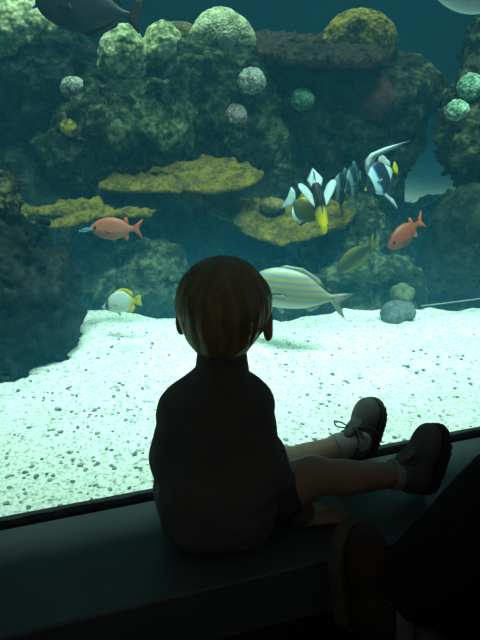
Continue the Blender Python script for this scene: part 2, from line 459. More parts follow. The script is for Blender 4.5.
def rock(name, label, blobs, mat, amp=0.05, freq=5.0, h=0.014, cat='rock', seed=0.0, fine=0.40, p=2.0, k=0.06, zmin=None):
    """blobs: (px, py, D, width_px, height_px, depth_m) ellipsoids melted together and roughened"""
    items = []
    for (px, py, D, w, hh, dep) in blobs:
        c = C(px, py, D); s = MPP(py, D)
        items.append((np.array(c), np.array((w * s / 2, dep / 2, hh * s / 2))))
    lo = np.min([c - r for c, r in items], 0) - amp * 2 - 0.03; hi = np.max([c + r for c, r in items], 0) + amp * 2 + 0.03
    if zmin is not None: lo[2] = zmin
    Fd = Field(lo, hi, h)
    for c, r in items: Fd.ell(c, r, k, p=p)
    P = Fd.pts()
    q = P * freq + seed * 7.3
    Fd.F += amp * (fbm(q, 2) * 0.8) + amp * fine * 1.6 * fbm(q * 2.7 + 4.4, 3, 0.62) - amp * fine * 0.9 * np.abs(vnoise(q * 1.9 + 9.1))
    if zmin is not None:
        Fd.F = np.maximum(Fd.F, (zmin + 2.5 * h) - P[..., 2])
    o = Fd.build(name, mat)
    return tag(o, label, cat)

rock('reef_rock', 'dark craggy rock standing on the white sand below a flat yellow coral', [(-20, 318, 1.86, 130, 176, 0.42), (36, 332, 1.90, 78, 110, 0.26), (20, 292, 1.92, 84, 84, 0.28), (-12, 256, 1.94, 76, 70, 0.3), (-80, 308, 1.86, 150, 200, 0.5)], M_rock_grey, 0.030, 7, 0.010, seed=1, p=3.6, k=0.05, zmin=-0.12, fine=0.5)
rock('reef_rock', 'broad dark rock base running behind the low corals', [(130, 255, 2.85, 220, 190, 0.55), (260, 260, 2.9, 240, 210, 0.6), (350, 290, 2.9, 160, 150, 0.6), (40, 250, 2.8, 200, 200, 0.6), (430, 262, 3.25, 180, 130, 0.5)], M_rock_dark, 0.05, 5, 0.018, seed=2, zmin=-0.12)
rock('reef_rock', 'dark rounded boulder beneath the pale brain coral with a ridged top', [(58, 95, 2.90, 108, 120, 0.42), (20, 110, 2.95, 100, 130, 0.4), (45, 190, 3.0, 160, 180, 0.5)], M_rock_dark, 0.03, 7, 0.013, seed=3)
rock('reef_rock', 'algae covered boulder in front of the cleft brain coral', [(125, 125, 2.62, 130, 82, 0.36), (100, 150, 2.66, 120, 90, 0.36), (155, 125, 2.66, 80, 75, 0.3)], M_rock_green, 0.035, 7, 0.012, seed=4)
rock('reef_rock', 'mossy boulder holding up the plain white dome coral', [(215, 95, 2.84, 125, 100, 0.42), (190, 130, 2.86, 110, 110, 0.4), (235, 150, 2.9, 130, 130, 0.4)], M_rock_green, 0.035, 6.5, 0.013, seed=5)
rock('reef_rock', 'dark hollow boulder under the brown ledge coral', [(310, 135, 2.98, 116, 150, 0.45), (275, 160, 3.0, 100, 120, 0.4), (345, 150, 3.0, 70, 150, 0.4)], M_rock_dark, 0.03, 6, 0.014, seed=6)
rock('reef_rock', 'greenish shelf rock jutting out beside open blue water', [(400, 95, 3.05, 84, 70, 0.42), (425, 92, 3.05, 40, 30, 0.3), (385, 75, 3.08, 60, 30, 0.3), (385, 130, 3.1, 74, 110, 0.4), (365, 200, 3.1, 74, 160, 0.4)], M_rock_brown, 0.022, 8, 0.012, seed=7, k=0.05)
rock('reef_rock', 'low algae speckled rock on the sand behind the white butterflyfish', [(150, 268, 2.36, 72, 56, 0.26), (112, 283, 2.36, 70, 60, 0.26), (160, 303, 2.30, 100, 48, 0.26), (95, 302, 2.32, 80, 46, 0.22)], M_rock_green, 0.022, 9, 0.010, seed=8, zmin=-0.10)
rock('reef_rock', 'rounded green rock under the flat coral where the striped yellow fish rest', [(352, 240, 2.58, 72, 96, 0.3), (345, 296, 2.36, 100, 56, 0.28), (320, 250, 2.66, 70, 70, 0.25), (392, 292, 2.42, 80, 66, 0.28)], M_rock_green, 0.022, 9, 0.011, seed=9, zmin=-0.10)
rock('reef_rock', 'big smooth shadowed boulder on the sand behind the thin pale rod', [(465, 270, 2.46, 95, 165, 0.40), (510, 280, 2.48, 150, 180, 0.46), (442, 300, 2.42, 60, 110, 0.34)], M_rock_dark, 0.022, 6, 0.014, seed=10, zmin=-0.10)
rock('reef_rock', 'tall encrusted rock pillar carrying two small pale green corals', [(472, 125, 2.66, 66, 110, 0.34), (490, 70, 2.72, 56, 120, 0.34), (505, 140, 2.75, 90, 200, 0.4), (520, 230, 2.85, 110, 220, 0.4)], M_rock_brown, 0.030, 9, 0.011, seed=11, fine=0.45)
rock('reef_rock', 'small low rock rising behind the pale striped fish', [(255, 302, 2.30, 130, 52, 0.26), (305, 306, 2.28, 90, 40, 0.22)], M_rock_dark, 0.022, 9, 0.011, seed=12, zmin=-0.10)
rock('reef_rock', 'knobbly brown lump on top of the dark craggy rock', [(2, 196, 1.98, 34, 40, 0.13), (-12, 205, 2.0, 50, 50, 0.16)], M_rock_brown, 0.012, 22, 0.006, seed=13, fine=0.5)

# ------------------------------------------------------------------ corals
M_pale = coralmat('pale_brain_coral', (0.80, 0.80, 0.44), (0.16, 0.20, 0.09), 55)
M_pale_fine = coralmat('pale_dome_coral', (0.74, 0.76, 0.46), (0.26, 0.30, 0.15), 90)
M_white = coralmat('white_head_coral', (0.62, 0.62, 0.52), (0.16, 0.19, 0.13), 110)
M_pink = coralmat('pinkish_head_coral', (0.50, 0.38, 0.34), (0.15, 0.12, 0.10), 120)
M_ygreen = coralmat('yellow_table_coral', (0.165, 0.118, 0.011), (0.05, 0.041, 0.007), 75)
M_yell = coralmat('yellow_dome_coral', (0.40, 0.30, 0.035), (0.07, 0.06, 0.014), 60)
M_brown = coralmat('brown_ledge_coral', (0.050, 0.029, 0.012), (0.012, 0.008, 0.005), 70)
M_red = coralmat('reddish_dome_coral', (0.12, 0.045, 0.03), (0.04, 0.02, 0.014), 80)
M_mint = coralmat('mint_head_coral', (0.16, 0.36, 0.20), (0.05, 0.13, 0.08), 120)
M_palemint = coralmat('pale_mint_coral', (0.42, 0.62, 0.40), (0.08, 0.16, 0.10), 100)
M_olive = coralmat('olive_coral', (0.20, 0.15, 0.04), (0.07, 0.055, 0.02), 80)

def dome(label, px, py, D, w, hh, dep, mat, cell=26, bump=0.010, h=0.008, name='brain_coral', notch=None, lobes=(), warp=0.02, seed=0):
    c = np.array(C(px, py, D)); s = MPP(py, D)
    r = np.array((w * s / 2, dep / 2, hh * s / 2))
    its = [(c, r)]
    for (lx, ly, lD, lw, lh, ld) in lobes:
        ls = MPP(ly, lD); its.append((np.array(C(lx, ly, lD)), np.array((lw * ls / 2, ld / 2, lh * ls / 2))))
    Fd = Field(np.min([a - b * 1.25 for a, b in its], 0) - 0.02, np.max([a + b * 1.25 for a, b in its], 0) + 0.02, h)
    for a, b in its: Fd.ell(a, b, 0.0)
    P = Fd.pts()
    if notch:
        nc = np.array(C(notch[0], notch[1], D - dep * 0.38)); Fd.ell(nc, (notch[2] * s, dep * 0.30, notch[3] * s), 0.02, sub=True)
    Fd.F += warp * fbm(P * 9 + seed * 3.3, 2)
    if bump: Fd.F += bump * (worley(P * cell + seed) * 1.3 - 0.6)
    o = Fd.build(name, mat)
    return tag(o, label, 'coral')

dome('large pale brain coral with ridged top behind the dark fish', 18, 32, 2.92, 96, 84, 0.34, M_pale, 24, 0.012, 0.009, seed=1)
dome('pale brain coral of two lobes with a deep cleft between them', 124, 58, 2.80, 50, 64, 0.24, M_pale, 26, 0.010, 0.008, seed=2, warp=0.012, lobes=[(163, 50, 2.86, 42, 52, 0.24)])
dome('plain white dome coral on the mossy boulder', 223, 42, 2.92, 68, 62, 0.27, M_pale_fine, 40, 0.006, 0.008, name='dome_coral', seed=3, warp=0.012)
dome('small olive brown dome coral behind the white dome coral', 181, 46, 3.05, 44, 44, 0.2, M_olive, 30, 0.006, 0.008, name='dome_coral', seed=4)
dome('big round yellow dome coral on the brown ledge coral', 359, 42, 3.02, 76, 58, 0.32, M_yell, 30, 0.009, 0.008, name='dome_coral', seed=5, warp=0.012)
dome('reddish brown dome coral below the big yellow dome coral', 372, 98, 2.86, 42, 54, 0.2, M_red, 34, 0.007, 0.008, name='dome_coral', seed=6, warp=0.010)
HEAD = [('small white head coral in front of the dark rounded boulder', 74, 88, 2.66, 26, 21, M_white),
        ('small yellowish head coral low on the algae covered boulder', 70, 128, 2.52, 22, 19, M_yell),
        ('small whitish head coral with an orange tinge on the mossy boulder', 252, 81, 2.66, 29, 25, M_white),
        ('small pinkish head coral low on the mossy boulder', 235, 117, 2.66, 23, 24, M_pink),
        ('small mint green head coral on the dark hollow boulder', 303, 100, 2.76, 23, 21, M_mint),
        ('pale mint head coral at the lower front of the rock pillar', 457, 110, 2.52, 25, 20, M_palemint),
        ('pale mint head coral at the upper side of the rock pillar', 471, 87, 2.56, 25, 25, M_palemint)]
for i, (lb, px, py, D, w, hh, m) in enumerate(HEAD):
    dome(lb, px, py, D, w, hh, w * MPP(py, D) * 0.9, m, 60, 0.006, 0.0045, name='head_coral', seed=10 + i, warp=0.006)

def plate(label, poly, D, tilt, th, mat, holes=(), name='table_coral', stalk=None, rough=0.008, h=0.0075, seed=0):
    """flat coral: outline seen in the photo laid on a plane tilted towards the window"""
    cx = sum(p[0] for p in poly) / len(poly); cy = sum(p[1] for p in poly) / len(poly)
    c = C(cx, cy, D); t = math.radians(tilt)
    nrm = Vector((0, -math.sin(t), math.cos(t))); ey = Vector((0, math.cos(t), math.sin(t)))
    o0 = Vector((0, 0, H))
    def onplane(px, py):
        d = C(px, py, 1.0) - o0
        s = (c - o0).dot(nrm) / d.dot(nrm); q = o0 + d * s - c
        return (q.x, q.dot(ey))
    pl = np.array([onplane(*p) for p in poly])
    def sdp(Q, pl):
        d = np.full(Q.shape[:-1], 9e9); s = np.ones(Q.shape[:-1])
        n = len(pl)
        for i in range(n):
            a = pl[i]; b = pl[i - 1]; e = b - a; w = Q - a
            tt = np.clip((w @ e) / (e @ e), 0, 1); dd = w - tt[..., None] * e
            d = np.minimum(d, (dd ** 2).sum(-1))
            c1 = Q[..., 1] >= a[1]; c2 = Q[..., 1] < b[1]; c3 = e[0] * w[..., 1] > e[1] * w[..., 0]
            f = (c1 & c2 & c3) | (~c1 & ~c2 & ~c3); s = np.where(f, -s, s)
        return s * np.sqrt(d)
    lo = np.array((pl[:, 0].min() - 0.04, pl[:, 1].min() - 0.04, -th - 0.06)); hi = np.array((pl[:, 0].max() + 0.04, pl[:, 1].max() + 0.04, th + 0.05))
    if stalk: lo[2] = -stalk
    Fd = Field(lo, hi, h)
    P = Fd.pts(); Q = P[..., :2][:, :, 0, :]
    d2 = sdp(Q, pl).astype(np.float32)
    q3 = np.concatenate([Q, np.zeros(Q.shape[:-1] + (1,), np.float32)], -1)
    d2 = d2 + 0.012 * fbm(q3 * 22 + seed, 2)
    for (hx, hy, rx, ry) in holes:
        hc = np.array(onplane(hx, hy)); rr = np.array((rx, ry)) * MPP(cy, D) * np.array((1, 2.2))
        dh = (np.linalg.norm((Q - hc) / rr, axis=-1) - 1) * rr.min()
        d2 = np.maximum(d2, -dh)
    topz = th / 2 + rough * fbm(q3 * 40 + seed * 2, 3) - 0.25 * np.maximum(d2 + 0.05, 0) - rough * worley(q3 * 34)
    f = np.maximum(np.maximum(d2[:, :, None], P[..., 2] - topz[:, :, None]), -th / 2 - P[..., 2])
    if stalk:
        m = np.array((pl[:, 0].mean(), pl[:, 1].max() * 0.35))
        rs = np.linalg.norm((P[..., :2] - m) / np.array((1.5, 1.0)), axis=-1) - (0.05 + 0.25 * np.maximum(0, P[..., 2] + 0.10))
        f = np.minimum(f, np.maximum(rs, P[..., 2]))
    Fd.F = f.astype(np.float32)
    V, Qd = Fd.mesh()
    V = np.array(c) + V[:, :1] * np.array((1, 0, 0)) + V[:, 1:2] * np.array(ey) + V[:, 2:3] * np.array(nrm)
    return tag(mesh_obj(name, V, Qd, mat), label, 'coral')

plate('yellow green table coral, widest of the flat corals, above the orange fish',
      [(97, 180), (112, 174), (135, 173), (150, 168), (170, 165), (190, 160), (205, 155), (228, 157), (250, 163), (262, 172), (256, 180), (240, 188), (215, 193), (190, 190), (150, 190), (118, 190), (100, 187)], 2.42, 16, 0.03, M_ygreen, holes=[(155, 172, 12, 2)], seed=1)
plate('yellow green table coral resting over the dark craggy rock',
      [(13, 209), (30, 204), (55, 202), (80, 197), (102, 195), (104, 203), (120, 207), (140, 206), (157, 209), (150, 214), (125, 214), (100, 216), (85, 221), (65, 226), (48, 228), (30, 223), (20, 217)], 2.22, 16, 0.03, M_ygreen, holes=[(42, 216, 14, 2.6)], seed=2)
plate('olive yellow table coral behind the black and yellow fish',
      [(206, 204), (225, 199), (250, 198), (280, 199), (310, 199), (335, 198), (352, 203), (358, 212), (348, 224), (325, 234), (300, 240), (275, 243), (250, 236), (238, 226), (225, 217), (210, 212)], 2.42, 18, 0.03, M_ygreen, seed=3)
dome('small cup shaped coral on the olive yellow table coral', 273, 205, 2.42, 26, 16, 0.10, M_olive, 50, 0.005, 0.006, name='cup_coral', seed=31, warp=0.006)
plate('dark brown ledge coral with rough edge below the big yellow dome',
      [(236, 44), (246, 36), (280, 35), (320, 37), (350, 42), (385, 50), (392, 58), (370, 62), (340, 62), (300, 60), (265, 58), (245, 52)], 2.88, 12, 0.055, M_brown, rough=0.014, seed=4)

# small coral pair on the sand
cp = empty('coral_clump', G(397, 324, -0.03)); tag(cp, 'grey green coral clump of two rounded lobes standing on the sand', 'coral')
def lobe(name, px, py, D, w, hh, dep, mat, seed):
    c = np.array(C(px, py, D)); s = MPP(py, D); r = np.array((w * s / 2, dep / 2, hh * s / 2))
    Fd = Field(c - r * 1.3 - 0.01, c + r * 1.3 + 0.01, 0.0045); Fd.ell(c, r)
    Fd.F += 0.008 * fbm(Fd.pts() * 20 + seed, 3)
    return Fd.build(name, mat, cp)
M_cl1 = coralmat('grey_coral', (0.17, 0.20, 0.20), (0.09, 0.11, 0.11), 60)
M_cl2 = coralmat('grey_green_coral', (0.17, 0.20, 0.09), (0.07, 0.09, 0.065), 60)
lobe('lower_lobe', 398, 312, 2.13, 34, 26, 0.10, M_cl1, 1.0)
lobe('upper_lobe', 402, 295, 2.17, 26, 22, 0.09, M_cl2, 2.0)
# thin pale rod
M_rod = pmat('pale_rod', [(0.3, (0.26, 0.26, 0.24)), (0.7, (0.34, 0.34, 0.31))], 20, 0.5, 0)
rd = tube('pale_rod', spline([C(421, 306, 2.16), C(450, 302.5, 2.2), C(480, 298.5, 2.24), C(520, 292, 2.28), C(545, 300, 2.36)], 5), 0.0022, M_rod, seg=6)
tag(rd, 'thin pale rod slanting up from the big shadowed boulder', 'rod')

# ------------------------------------------------------------------ pebbles on the sand
rng = random.Random(5)
M_peb = [pmat('dark_pebble', [(0.3, (0.13, 0.15, 0.13)), (0.7, (0.22, 0.25, 0.21))], 60, 0.9, 0.4),
         pmat('grey_pebble', [(0.3, (0.25, 0.28, 0.24)), (0.7, (0.38, 0.40, 0.35))], 60, 0.9, 0.4)]
def pebble_mesh(seed):
    import bmesh
    bm = bmesh.new(); bmesh.ops.create_icosphere(bm, subdivisions=2, radius=1)
    for v in bm.verts:
        n = float(fbm(np.array(v.co) * 1.3 + seed * 5, 2)); v.co *= 1 + 0.28 * n
        v.co.z *= 0.6
    me = bpy.data.meshes.new('pebble'); bm.to_mesh(me); bm.free(); me.shade_smooth()
    me.materials.append(M_peb[seed % 2]); return me
PM = [pebble_mesh(i) for i in range(8)]
def hidden(px, py):
    if 172 < px < 275 and py < 370: return True
    if 148 < px < 282 and py >= 365: return True
    if px < 85 and py < 388 - px * 0.42: return True
    if 280 < px < 345 and py > 447: return True
    if 342 < px < 388 and py > 402: return True
    if px > 388 and py > 430 and px < 460: return True
    return py > 524 - 0.194 * px
cnt = 0
while cnt < 285:
    px = rng.uniform(2, 478); py = 332 + (524 - 332) * rng.random()
    if hidden(px, py): continue
    p = G(px, py, -0.03); z = float(sand_h(np.array([p.x, p.y])))
    p = G(px, py, z)
    if (p - G0).dot(N) < 0.045: continue
    o = bpy.data.objects.new('pebble', PM[rng.randrange(8)]); link(o)
    big = rng.random()
    s = (0.0030 + 0.0036 * big ** 2.0)
    o.location = (p.x, p.y, z + s * 0.25); o.scale = (s * rng.uniform(0.9, 1.5), s, s * rng.uniform(0.7, 1.1))
    o.rotation_euler = (0, 0, rng.uniform(0, 6.28))
    tag(o, 'small dark pebble lying on the white sand', 'pebble', 'dark pebbles strewn on the white sand')
    cnt += 1
for (px, py) in [(360, 445), (372, 449), (380, 441), (392, 437), (396, 446), (402, 440), (384, 450), (389, 443)]:
    p = G(px + 3, py - 2, -0.028); o = bpy.data.objects.new('pebble', PM[rng.randrange(8)]); link(o)
    z = float(sand_h(np.array([p.x, p.y]))); s = rng.uniform(0.004, 0.0065)
    o.location = (p.x, p.y, z + s * 0.25); o.scale = (s * 1.2, s, s); o.rotation_euler = (0, 0, rng.uniform(0, 6.28))
    tag(o, 'grey pebble in the cluster between the two small shoes', 'pebble', 'pebble cluster between the shoes')

# ------------------------------------------------------------------ fish
M_eye = pmat('fish_eye', [(0.3, (0.01, 0.01, 0.01)), (0.7, (0.02, 0.02, 0.02))], 20, 0.15, 0, spec=0.6)
M_eyering = pmat('fish_eye_ring', [(0.3, (0.5, 0.45, 0.2)), (0.7, (0.6, 0.5, 0.25))], 20, 0.3, 0)
def cat1(xs, ys, q):
    xs = np.array(xs, float); ys = np.array(ys, float); m = np.gradient(ys, xs)
    i = np.clip(np.searchsorted(xs, q) - 1, 0, len(xs) - 2); h = xs[i + 1] - xs[i]; t = (q - xs[i]) / h
    return (2 * t**3 - 3 * t**2 + 1) * ys[i] + (t**3 - 2 * t**2 + t) * h * m[i] + (-2 * t**3 + 3 * t**2) * ys[i + 1] + (t**3 - t**2) * h * m[i + 1]
def fish(name, label, pos, fwd, up, L, prof, fins, bodymat, eye=None, group=None, extra=(), nseg=18, nring=28):
    """prof rows: x (nose high, tail low), top z, bottom z, half width, all in units of the length L.
       fins: (name, outline [(x, z)...], material, (hinge x, y, z), splay degrees about x, yaw degrees about z)"""
    root = empty(name)
    f = Vector(fwd).normalized(); u = Vector(up); u = (u - f * u.dot(f)).normalized(); r = u.cross(f)
    root.matrix_basis = Matrix(((f.x, r.x, u.x, pos.x), (f.y, r.y, u.y, pos.y), (f.z, r.z, u.z, pos.z), (0, 0, 0, 1))) @ Matrix.Scale(L, 4)
    RL, L = L, 1.0
    tag(root, label, 'fish', group)
    def part(nm, V, Fc, mat):
        me = bpy.data.meshes.new(nm); me.from_pydata(V, [], Fc); me.update(); me.shade_smooth(); me.materials.append(mat)
        o = bpy.data.objects.new(nm, me); link(o); o.parent = root; return o
    pr = sorted(prof); xs = [p[0] for p in pr]
    q = xs[0] + (xs[-1] - xs[0]) * (0.5 - 0.5 * np.cos(np.linspace(0, math.pi, nring)))
    T = cat1(xs, [p[1] for p in pr], q); B = cat1(xs, [p[2] for p in pr], q); Wd = np.maximum(cat1(xs, [p[3] for p in pr], q), 0.002)
    V = []; Fc = []
    for i in range(nring):
        zc = (T[i] + B[i]) / 2; hh = max((T[i] - B[i]) / 2, 0.003)
        for k in range(nseg):
            t = 2 * math.pi * k / nseg; s, c = math.sin(t), math.cos(t)
            V.append((q[i] * L, math.copysign(abs(c) ** 1.15, c) * Wd[i] * L, (zc + hh * s) * L))
    for i in range(nring - 1):
        for k in range(nseg):
            Fc.append([i * nseg + k, (i + 1) * nseg + k, (i + 1) * nseg + (k + 1) % nseg, i * nseg + (k + 1) % nseg])
    Fc.append(list(range(nseg))); Fc.append([(nring - 1) * nseg + k for k in range(nseg)][::-1])
    part('body', V, Fc, bodymat)
    for fi in fins:
        nm, pts, mat = fi[0], fi[1], fi[2]
        hg = Vector(fi[3]) if len(fi) > 3 else Vector((0, 0, 0)); spl = math.radians(fi[4]) if len(fi) > 4 else 0; yw = math.radians(fi[5]) if len(fi) > 5 else 0
        R = Matrix.Rotation(yw, 4, 'Z') @ Matrix.Rotation(spl, 4, 'X')
        n = len(pts); th = 0.0016 / RL
        # outline with a slightly thicker middle
        mx = sum(p[0] for p in pts) / n; mz = sum(p[1] for p in pts) / n
        V = []
        for (x, z) in pts: V.append((x * L, 0.0, z * L))
        for sgn in (1, -1):
            for (x, z) in pts: V.append(((x * 0.72 + mx * 0.28) * L, sgn * th, (z * 0.72 + mz * 0.28) * L))
        for sgn in (1, -1): V.append((mx * L, sgn * th * 1.6, mz * L))
        V = [tuple(R @ Vector(v) + hg * L) for v in V]
        Fc = []
        for k in range(n):
            k2 = (k + 1) % n
            Fc += [[k, k2, n + k2, n + k], [k2, k, 2 * n + k, 2 * n + k2], [n + k, n + k2, 3 * n], [2 * n + k2, 2 * n + k, 3 * n + 1]]
        part(nm, V, Fc, mat)
    if eye:
        ex, ey, ez, er = eye
        import bmesh
        for s in (-1, 1):
            bm = bmesh.new(); bmesh.ops.create_uvsphere(bm, u_segments=14, v_segments=8, radius=er * L)
            for v in bm.verts: v.co.y *= 0.45
            me = bpy.data.meshes.new('eye'); bm.to_mesh(me); bm.free(); me.shade_smooth(); me.materials.append(M_eye)
            o = bpy.data.objects.new('eye', me); link(o); o.parent = root; o.location = (ex * L, s * ey * L, ez * L)
    return root
UP = (0, 0, 1)
CAMUP = Vector((0, SP, CP))
def wd(px, py, D): return MPP(py, D) * px     # metres for a pixel length there

# orange squirrelfish
ORG = [(0.0, (0.62, 0.20, 0.10)), (0.35, (0.75, 0.27, 0.12)), (0.55, (0.85, 0.42, 0.22)), (0.8, (0.80, 0.24, 0.13)), (1.0, (0.7, 0.2, 0.1))]
ORG = [(p, (c[0] * 0.46, c[1] * 0.36, c[2] * 0.34)) for p, c in ORG]
M_orange = bandmat('orange_fish_skin', 1.0, 0, 1.6, 0.5, ORG, wob=0.15)
M_orangefin = finmat('orange_fin', (0.42, 0.07, 0.035), (0.50, 0.13, 0.06))
SQ = [(0.5, 0.0, -0.02, 0.004), (0.46, 0.045, -0.06, 0.035), (0.38, 0.105, -0.115, 0.065), (0.25, 0.16, -0.165, 0.085), (0.1, 0.185, -0.185, 0.09), (-0.05, 0.165, -0.165, 0.08), (-0.18, 0.11, -0.11, 0.05), (-0.27, 0.05, -0.05, 0.025), (-0.33, 0.042, -0.042, 0.012)]
SQ = [(a, b * 1.14, c * 1.14, d) for a, b, c, d in SQ]
SQF = lambda m: [('tail_fin', [(-0.31, 0.045), (-0.40, 0.10), (-0.52, 0.19), (-0.47, 0.09), (-0.41, 0.0), (-0.46, -0.10), (-0.50, -0.20), (-0.40, -0.11), (-0.31, -0.045)], m),
      ('dorsal_fin', [(0.22, 0.15), (0.16, 0.205), (0.0, 0.20), (-0.12, 0.145), (-0.15, 0.115), (-0.1, 0.12), (0.05, 0.165)], m),
      ('rear_dorsal_fin', [(-0.12, 0.12), (-0.19, 0.225), (-0.23, 0.19), (-0.24, 0.10), (-0.23, 0.06), (-0.16, 0.09)], m),
      ('anal_fin', [(-0.08, -0.13), (-0.20, -0.235), (-0.23, -0.18), (-0.23, -0.07), (-0.15, -0.10)], m),
      ('pelvic_fin', [(0.16, -0.165), (0.05, -0.24), (0.02, -0.22), (0.05, -0.16)], m),
      ('pectoral_fin', [(0.0, 0.0), (-0.13, 0.03), (-0.15, -0.03), (-0.10, -0.06)], m, (0.2, -0.085, -0.04), 20, 15),
      ('pectoral_fin', [(0.0, 0.0), (-0.13, 0.03), (-0.15, -0.03), (-0.10, -0.06)], m, (0.2, 0.085, -0.04), -20, -15)]
fish('squirrelfish', 'plump orange fish swimming level below a yellow table coral', C(116, 228.5, 2.0), (-1, 0.05, 0.0), UP, wd(54, 228, 2.0), SQ, SQF(M_orangefin), M_orange, (0.37, 0.058, 0.02, 0.036))
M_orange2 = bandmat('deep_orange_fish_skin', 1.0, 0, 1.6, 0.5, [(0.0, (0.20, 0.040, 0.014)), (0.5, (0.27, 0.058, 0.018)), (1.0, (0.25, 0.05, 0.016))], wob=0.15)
fish('squirrelfish', 'deep orange fish nosing downwards beside the big shadowed boulder', C(406, 233, 2.22), (-0.72, -0.45, -0.42), (-0.3, 0.0, 0.9), wd(52, 233, 2.22), SQ, SQF(M_orangefin), M_orange2, (0.37, 0.058, 0.02, 0.036))

# cleaner fish in front of the orange fish
M_clean = bandmat('cleaner_skin', 1.0, 0, 6, 0.5, [(0.0, (0.20, 0.30, 0.33)), (0.42, (0.18, 0.30, 0.35)), (0.5, (0.03, 0.06, 0.1)), (0.62, (0.06, 0.18, 0.3)), (1, (0.07, 0.19, 0.32))])
M_cleanfin = finmat('cleaner_fin', (0.14, 0.25, 0.31), (0.2, 0.31, 0.36))
SLIM = [(0.5, 0.0, -0.01, 0.004), (0.42, 0.05, -0.05, 0.03), (0.2, 0.10, -0.10, 0.055), (-0.05, 0.10, -0.10, 0.05), (-0.25, 0.07, -0.07, 0.03), (-0.36, 0.05, -0.05, 0.012)]
SLIMF = lambda m: [('tail_fin', [(-0.34, 0.05), (-0.5, 0.10), (-0.47, 0.0), (-0.5, -0.10), (-0.34, -0.05)], m),
                   ('dorsal_fin', [(0.2, 0.095), (0.05, 0.15), (-0.2, 0.13), (-0.27, 0.06), (0.0, 0.09)], m),
                   ('anal_fin', [(0.0, -0.09), (-0.1, -0.14), (-0.22, -0.11), (-0.27, -0.06), (-0.1, -0.08)], m)]
fish('cleaner_wrasse', 'tiny pale blue fish at the mouth of the plump orange fish', C(86, 230, 1.98), (0.9, 0.1, 0.15), UP, wd(15, 230, 1.98), SLIM, SLIMF(M_cleanfin), M_clean, (0.42, 0.03, 0.015, 0.02))

# white butterflyfish with yellow tail
BF = [(0.5, -0.09, -0.13, 0.006), (0.44, -0.04, -0.16, 0.022), (0.34, 0.08, -0.22, 0.055), (0.18, 0.22, -0.27, 0.085), (0.0, 0.29, -0.27, 0.09), (-0.14, 0.27, -0.24, 0.07), (-0.25, 0.16, -0.15, 0.04), (-0.32, 0.07, -0.06, 0.018), (-0.36, 0.06, -0.05, 0.01)]
M_bfly = bandmat('butterflyfish_skin', 1.0, 1, 0.12, 0.5, [(0.0, (0.42, 0.36, 0.01)), (0.22, (0.42, 0.36, 0.01)), (0.31, (0.46, 0.50, 0.45)), (0.72, (0.48, 0.52, 0.47)), (0.80, (0.34, 0.36, 0.26)), (0.82, (0.04, 0.05, 0.06)), (0.875, (0.04, 0.05, 0.06)), (0.90, (0.42, 0.46, 0.44)), (1.0, (0.42, 0.46, 0.44))])
M_yfin = finmat('yellow_fin', (0.40, 0.33, 0.01), (0.50, 0.42, 0.02))
M_wfin = finmat('white_fin', (0.28, 0.36, 0.36), (0.42, 0.50, 0.50))
BFF = lambda a, b: [('tail_fin', [(-0.34, 0.06), (-0.42, 0.13), (-0.52, 0.15), (-0.50, 0.0), (-0.52, -0.13), (-0.42, -0.11), (-0.34, -0.05)], a),
       ('dorsal_fin', [(0.16, 0.20), (0.10, 0.29), (-0.04, 0.345), (-0.2, 0.33), (-0.32, 0.25), (-0.34, 0.15), (-0.28, 0.10), (-0.15, 0.24), (0.0, 0.27)], b),
       ('anal_fin', [(-0.02, -0.25), (-0.12, -0.30), (-0.26, -0.27), (-0.33, -0.18), (-0.32, -0.08), (-0.2, -0.18)], b),
       ('pelvic_fin', [(0.18, -0.25), (0.08, -0.36), (0.04, -0.33), (0.1, -0.25)], M_wfin),
       ('pectoral_fin', [(0.0, 0.0), (-0.12, 0.06), (-0.15, -0.02), (-0.08, -0.06)], M_wfin, (0.2, -0.085, -0.03), 25, 15),
       ('pectoral_fin', [(0.0, 0.0), (-0.12, 0.06), (-0.15, -0.02), (-0.08, -0.06)], M_wfin, (0.2, 0.085, -0.03), -25, -15)]
fish('butterflyfish', 'white butterflyfish with yellow tail just above the sand', C(121, 302, 1.95), (-0.97, 0.1, -0.10), UP, wd(41, 302, 1.95), BF, BFF(M_yfin, M_yfin), M_bfly, (0.375, 0.045, -0.06, 0.024))

